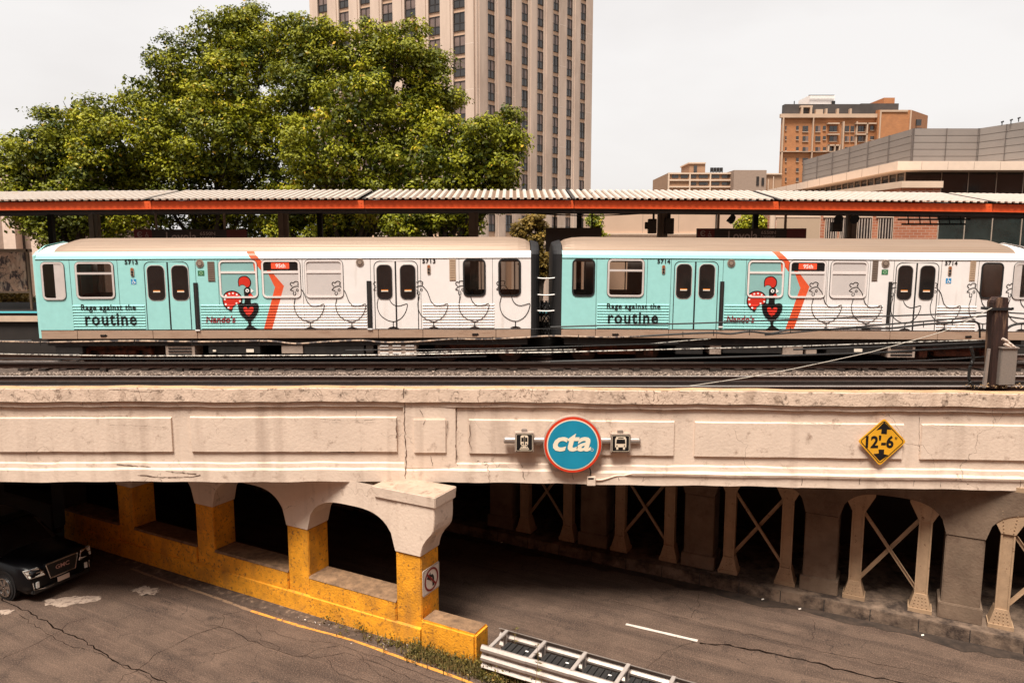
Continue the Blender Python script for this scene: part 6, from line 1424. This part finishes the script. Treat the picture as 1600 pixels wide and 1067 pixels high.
# ================================================================== TREES
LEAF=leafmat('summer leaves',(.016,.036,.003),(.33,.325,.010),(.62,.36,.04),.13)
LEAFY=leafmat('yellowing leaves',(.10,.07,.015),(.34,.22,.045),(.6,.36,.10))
def leaf_mesh(name,centers,normals,sizes,vals,mt):
    n=len(centers); r1=np.random.normal(size=(n,3)); t=np.cross(normals,r1); t/=np.linalg.norm(t,axis=1)[:,None]+1e-9; b=np.cross(normals,t)
    s=sizes[:,None]; v=np.empty((n,4,3)); v[:,0]=centers-t*s; v[:,1]=centers-b*s*.55+normals*s*.12; v[:,2]=centers+t*s; v[:,3]=centers+b*s*.55+normals*s*.12
    me=bpy.data.meshes.new(name); me.vertices.add(n*4); me.vertices.foreach_set('co',v.reshape(-1)); me.loops.add(n*4); me.loops.foreach_set('vertex_index',np.arange(n*4)); me.polygons.add(n); me.polygons.foreach_set('loop_start',np.arange(n)*4); 
    me.materials.append(mt); a=me.attributes.new('v','FLOAT','FACE'); a.data.foreach_set('value',vals.astype(np.float32)); me.update(calc_edges=True)
    o=bpy.data.objects.new(name,me); C.objects.link(o); return o
def tree(name,label,lobes,Y,trunk_px,mt,dens=1.0,lsize=.09,group=None,cl=.42):
    tx=atY(trunk_px,380,Y).x; r=thing(name,label,'tree',(tx,Y,0),group=group)
    cs=[];ns=[];ss=[];vs=[]
    lob=[]
    for (px,py,rp,dy) in lobes:
        c_=atY(px,py,Y+dy); rad=rp*(Y+dy)/F
        lob.append((c_,rad))
        big=cl>.3; lo_=np.random.uniform(-.10,.16)
        npf=int(dens*(6.5 if big else 6)*(rad/(1.0 if big else .45))**2)+5
        for i in range(npf):
            d=np.random.normal(size=3); d/=np.linalg.norm(d); d[2]=d[2]*.9+.08
            R_=np.random.uniform(.55,1.0)*(cl*1.75); pc=np.array(c_)+d*rad*np.random.uniform(.55,1.0)
            k=int(340*(R_/.73)**2*np.random.uniform(.7,1.2)) if big else int(40*np.random.uniform(.7,1.2))
            q=np.random.normal(size=(k,3)); q/=np.linalg.norm(q,axis=1)[:,None]; q[:,2]=np.abs(q[:,2])*np.where(np.random.rand(k)<.72,1,-.6)
            wob=1+.28*np.sin(q[:,0]*5+i)+.2*np.sin(q[:,2]*7+i*2)
            rr_=np.random.uniform(.35,1.12,k)**.5*R_*wob
            p=pc+q*rr_[:,None]*np.array([1.15,1.15,.8])
            nn=q*.9+np.random.normal(size=(k,3))*.5+np.array([0,-.1,.45]); nn/=np.linalg.norm(nn,axis=1)[:,None]
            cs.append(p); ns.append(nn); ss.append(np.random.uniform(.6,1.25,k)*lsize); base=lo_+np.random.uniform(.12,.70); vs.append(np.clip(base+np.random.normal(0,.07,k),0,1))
        k=int(dens*330*rad**2)+8; q=np.clip(np.random.normal(size=(k,3)),-1.6,1.6)*rad*.42; cs.append(np.array(c_)+q); nn=np.random.normal(size=(k,3)); nn/=np.linalg.norm(nn,axis=1)[:,None]; ns.append(nn); ss.append(np.random.uniform(1,1.8,k)*lsize); vs.append(np.random.uniform(0,.4,k))  # inner leaves take darker values, painting shade into the crown
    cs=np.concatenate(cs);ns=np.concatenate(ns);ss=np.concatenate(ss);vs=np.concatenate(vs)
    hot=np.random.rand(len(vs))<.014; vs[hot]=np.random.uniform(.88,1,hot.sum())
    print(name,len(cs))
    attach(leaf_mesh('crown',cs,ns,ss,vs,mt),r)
    m=MB(); tr=[]; H0=lob[0][0].z; top=max(c_.z for c_,_ in lob); zf_=min(c_.z for c_,_ in lob)
    zk=max(2.5,zf_-2); m.tube([(tx,Y,-.1),(tx+.1,Y,zk*.5),(tx+.05,Y,zk)],[.42,.34,.28],10)
    attach(m.build('trunk',BARK),r)
    m=MB()
    for c_,rad in lob:
        p0=Vector((tx,Y,zk-.3)); mid=p0.lerp(c_,.5)+Vector((0,0,-.12*(c_-p0).length*.5)); m.tube([p0,mid,c_],[.17,.11,.03],6)
        for k in range(4):
            e=c_+Vector((random.uniform(-1,1),random.uniform(-1,1),random.uniform(-.3,1)))*rad*.8; m.tube([mid.lerp(c_,.4+.15*k),e],[.05,.012],5)
    attach(m.build('limbs',BARK,recalc=False),r)
for f_ in LATE: f_()
TG='large street trees behind the platform'
tree('broadleaf_tree','lower pale green tree at the left end of the tree row',[(20,250,34,0),(60,235,40,-1),(105,205,42,1),(150,190,42,0),(160,235,50,-1),(95,265,45,0),(30,290,40,0),(60,330,48,0),(130,300,50,-1),(165,345,45,0),(100,355,45,0),(195,270,40,1)],40,110,LEAF,group=TG)
tree('broadleaf_tree','tallest tree in the row, rising to the top of the picture left of the tower',[(240,165,55,0),(290,120,55,-1),(345,70,45,0),(385,50,42,1),(405,95,50,0),(350,140,60,-2),(270,220,65,-2),(350,225,65,-3),(220,250,55,-1),(300,290,60,-2),(390,190,50,0),(400,280,55,-1),(240,330,50,-1),(330,350,50,0),(400,345,48,0)],42,330,LEAF,group=TG)
tree('broadleaf_tree','broad dense tree directly in front of the tower, above the 5713 car',[(455,60,42,1),(500,90,52,0),(570,95,58,0),(625,85,48,-1),(665,125,48,0),(680,165,38,0),(470,150,58,0),(560,170,65,-2),(630,200,60,-1),(500,240,65,-3),(440,220,50,0),(590,265,58,-2),(460,310,55,0),(540,320,52,-1),(520,360,45,0),(450,360,40,0),(600,350,42,1)],40,540,LEAF,group=TG)
tree('broadleaf_tree','smaller tree overlapping the base of the tower at the right end of the row',[(700,215,38,0),(745,215,36,-1),(790,200,30,0),(795,235,32,0),(760,255,42,-1),(700,265,48,-1),(650,270,45,0),(790,275,28,0),(720,310,42,0),(660,325,45,0),(770,310,30,0),(640,355,38,0),(700,352,32,0),(735,345,30,0)],37,690,LEAF,group=TG,cl=.38)
tree('young_tree','small yellowing tree in the gap between the two train cars',[(828,352,15,0),(840,345,13,0),(815,362,14,0),(845,365,13,0),(835,380,17,0),(848,400,16,0),(850,420,15,0),(830,410,16,0)],33,840,LEAFY,dens=2.2,lsize=.075,cl=.16)
tree('young_tree','small green tree between the tan building and the brick building',[(1170,348,13,0),(1188,352,14,0),(1160,358,12,0),(1180,365,15,0),(1195,362,12,0),(920,345,10,0),(935,352,10,0),(928,365,12,0)][:5],46,1178,LEAF,dens=2.2,lsize=.10,cl=.2)
tree('young_tree','narrow green tree at the left end of the tan building',[(928,345,11,0),(932,358,11,0),(925,370,12,0),(934,372,11,0)],50,930,LEAF,dens=2.2,lsize=.10,cl=.2)
tree('shrub','small dark shrub behind the map panel at the far left',[(8,470,16,0),(28,468,15,0),(-12,465,16,0),(42,474,12,0)],30,15,LEAFY,dens=2.0,lsize=.07,cl=.16)

# ================================================================== ADDED UNSEEN BUILDING (behind the viewer, blocks low sky light)
r=thing('sky_blocking_building','unseen brown brick building added behind the viewer to block low sky light','building',(0,-14,0))
m=MB(); m.box(-70,70,-24,-9,-.02,26); attach(m.build('wall',BRICKR),r)  # wall of the added building
m=MB(); m.box(-70.2,70.2,-24,-8.8,26,26.6); attach(m.build('cornice',STONE),r)  # cornice of the added building
for k in range(16):
    for z0 in(5.5,9,12.3,15.8,19.3):
        x=-60+k*8; f=MB(); f.box(x,x+2,-9.02,-8.9,z0,z0+1.9); w=attach(f.build('window',STONE),r)  # windows of the added building
        g=MB(); g.box(x+.12,x+1.88,-8.9,-8.88,z0+.12,z0+1.78); p_=g.build('pane',WIND); p_.parent=w  # panes of the added building
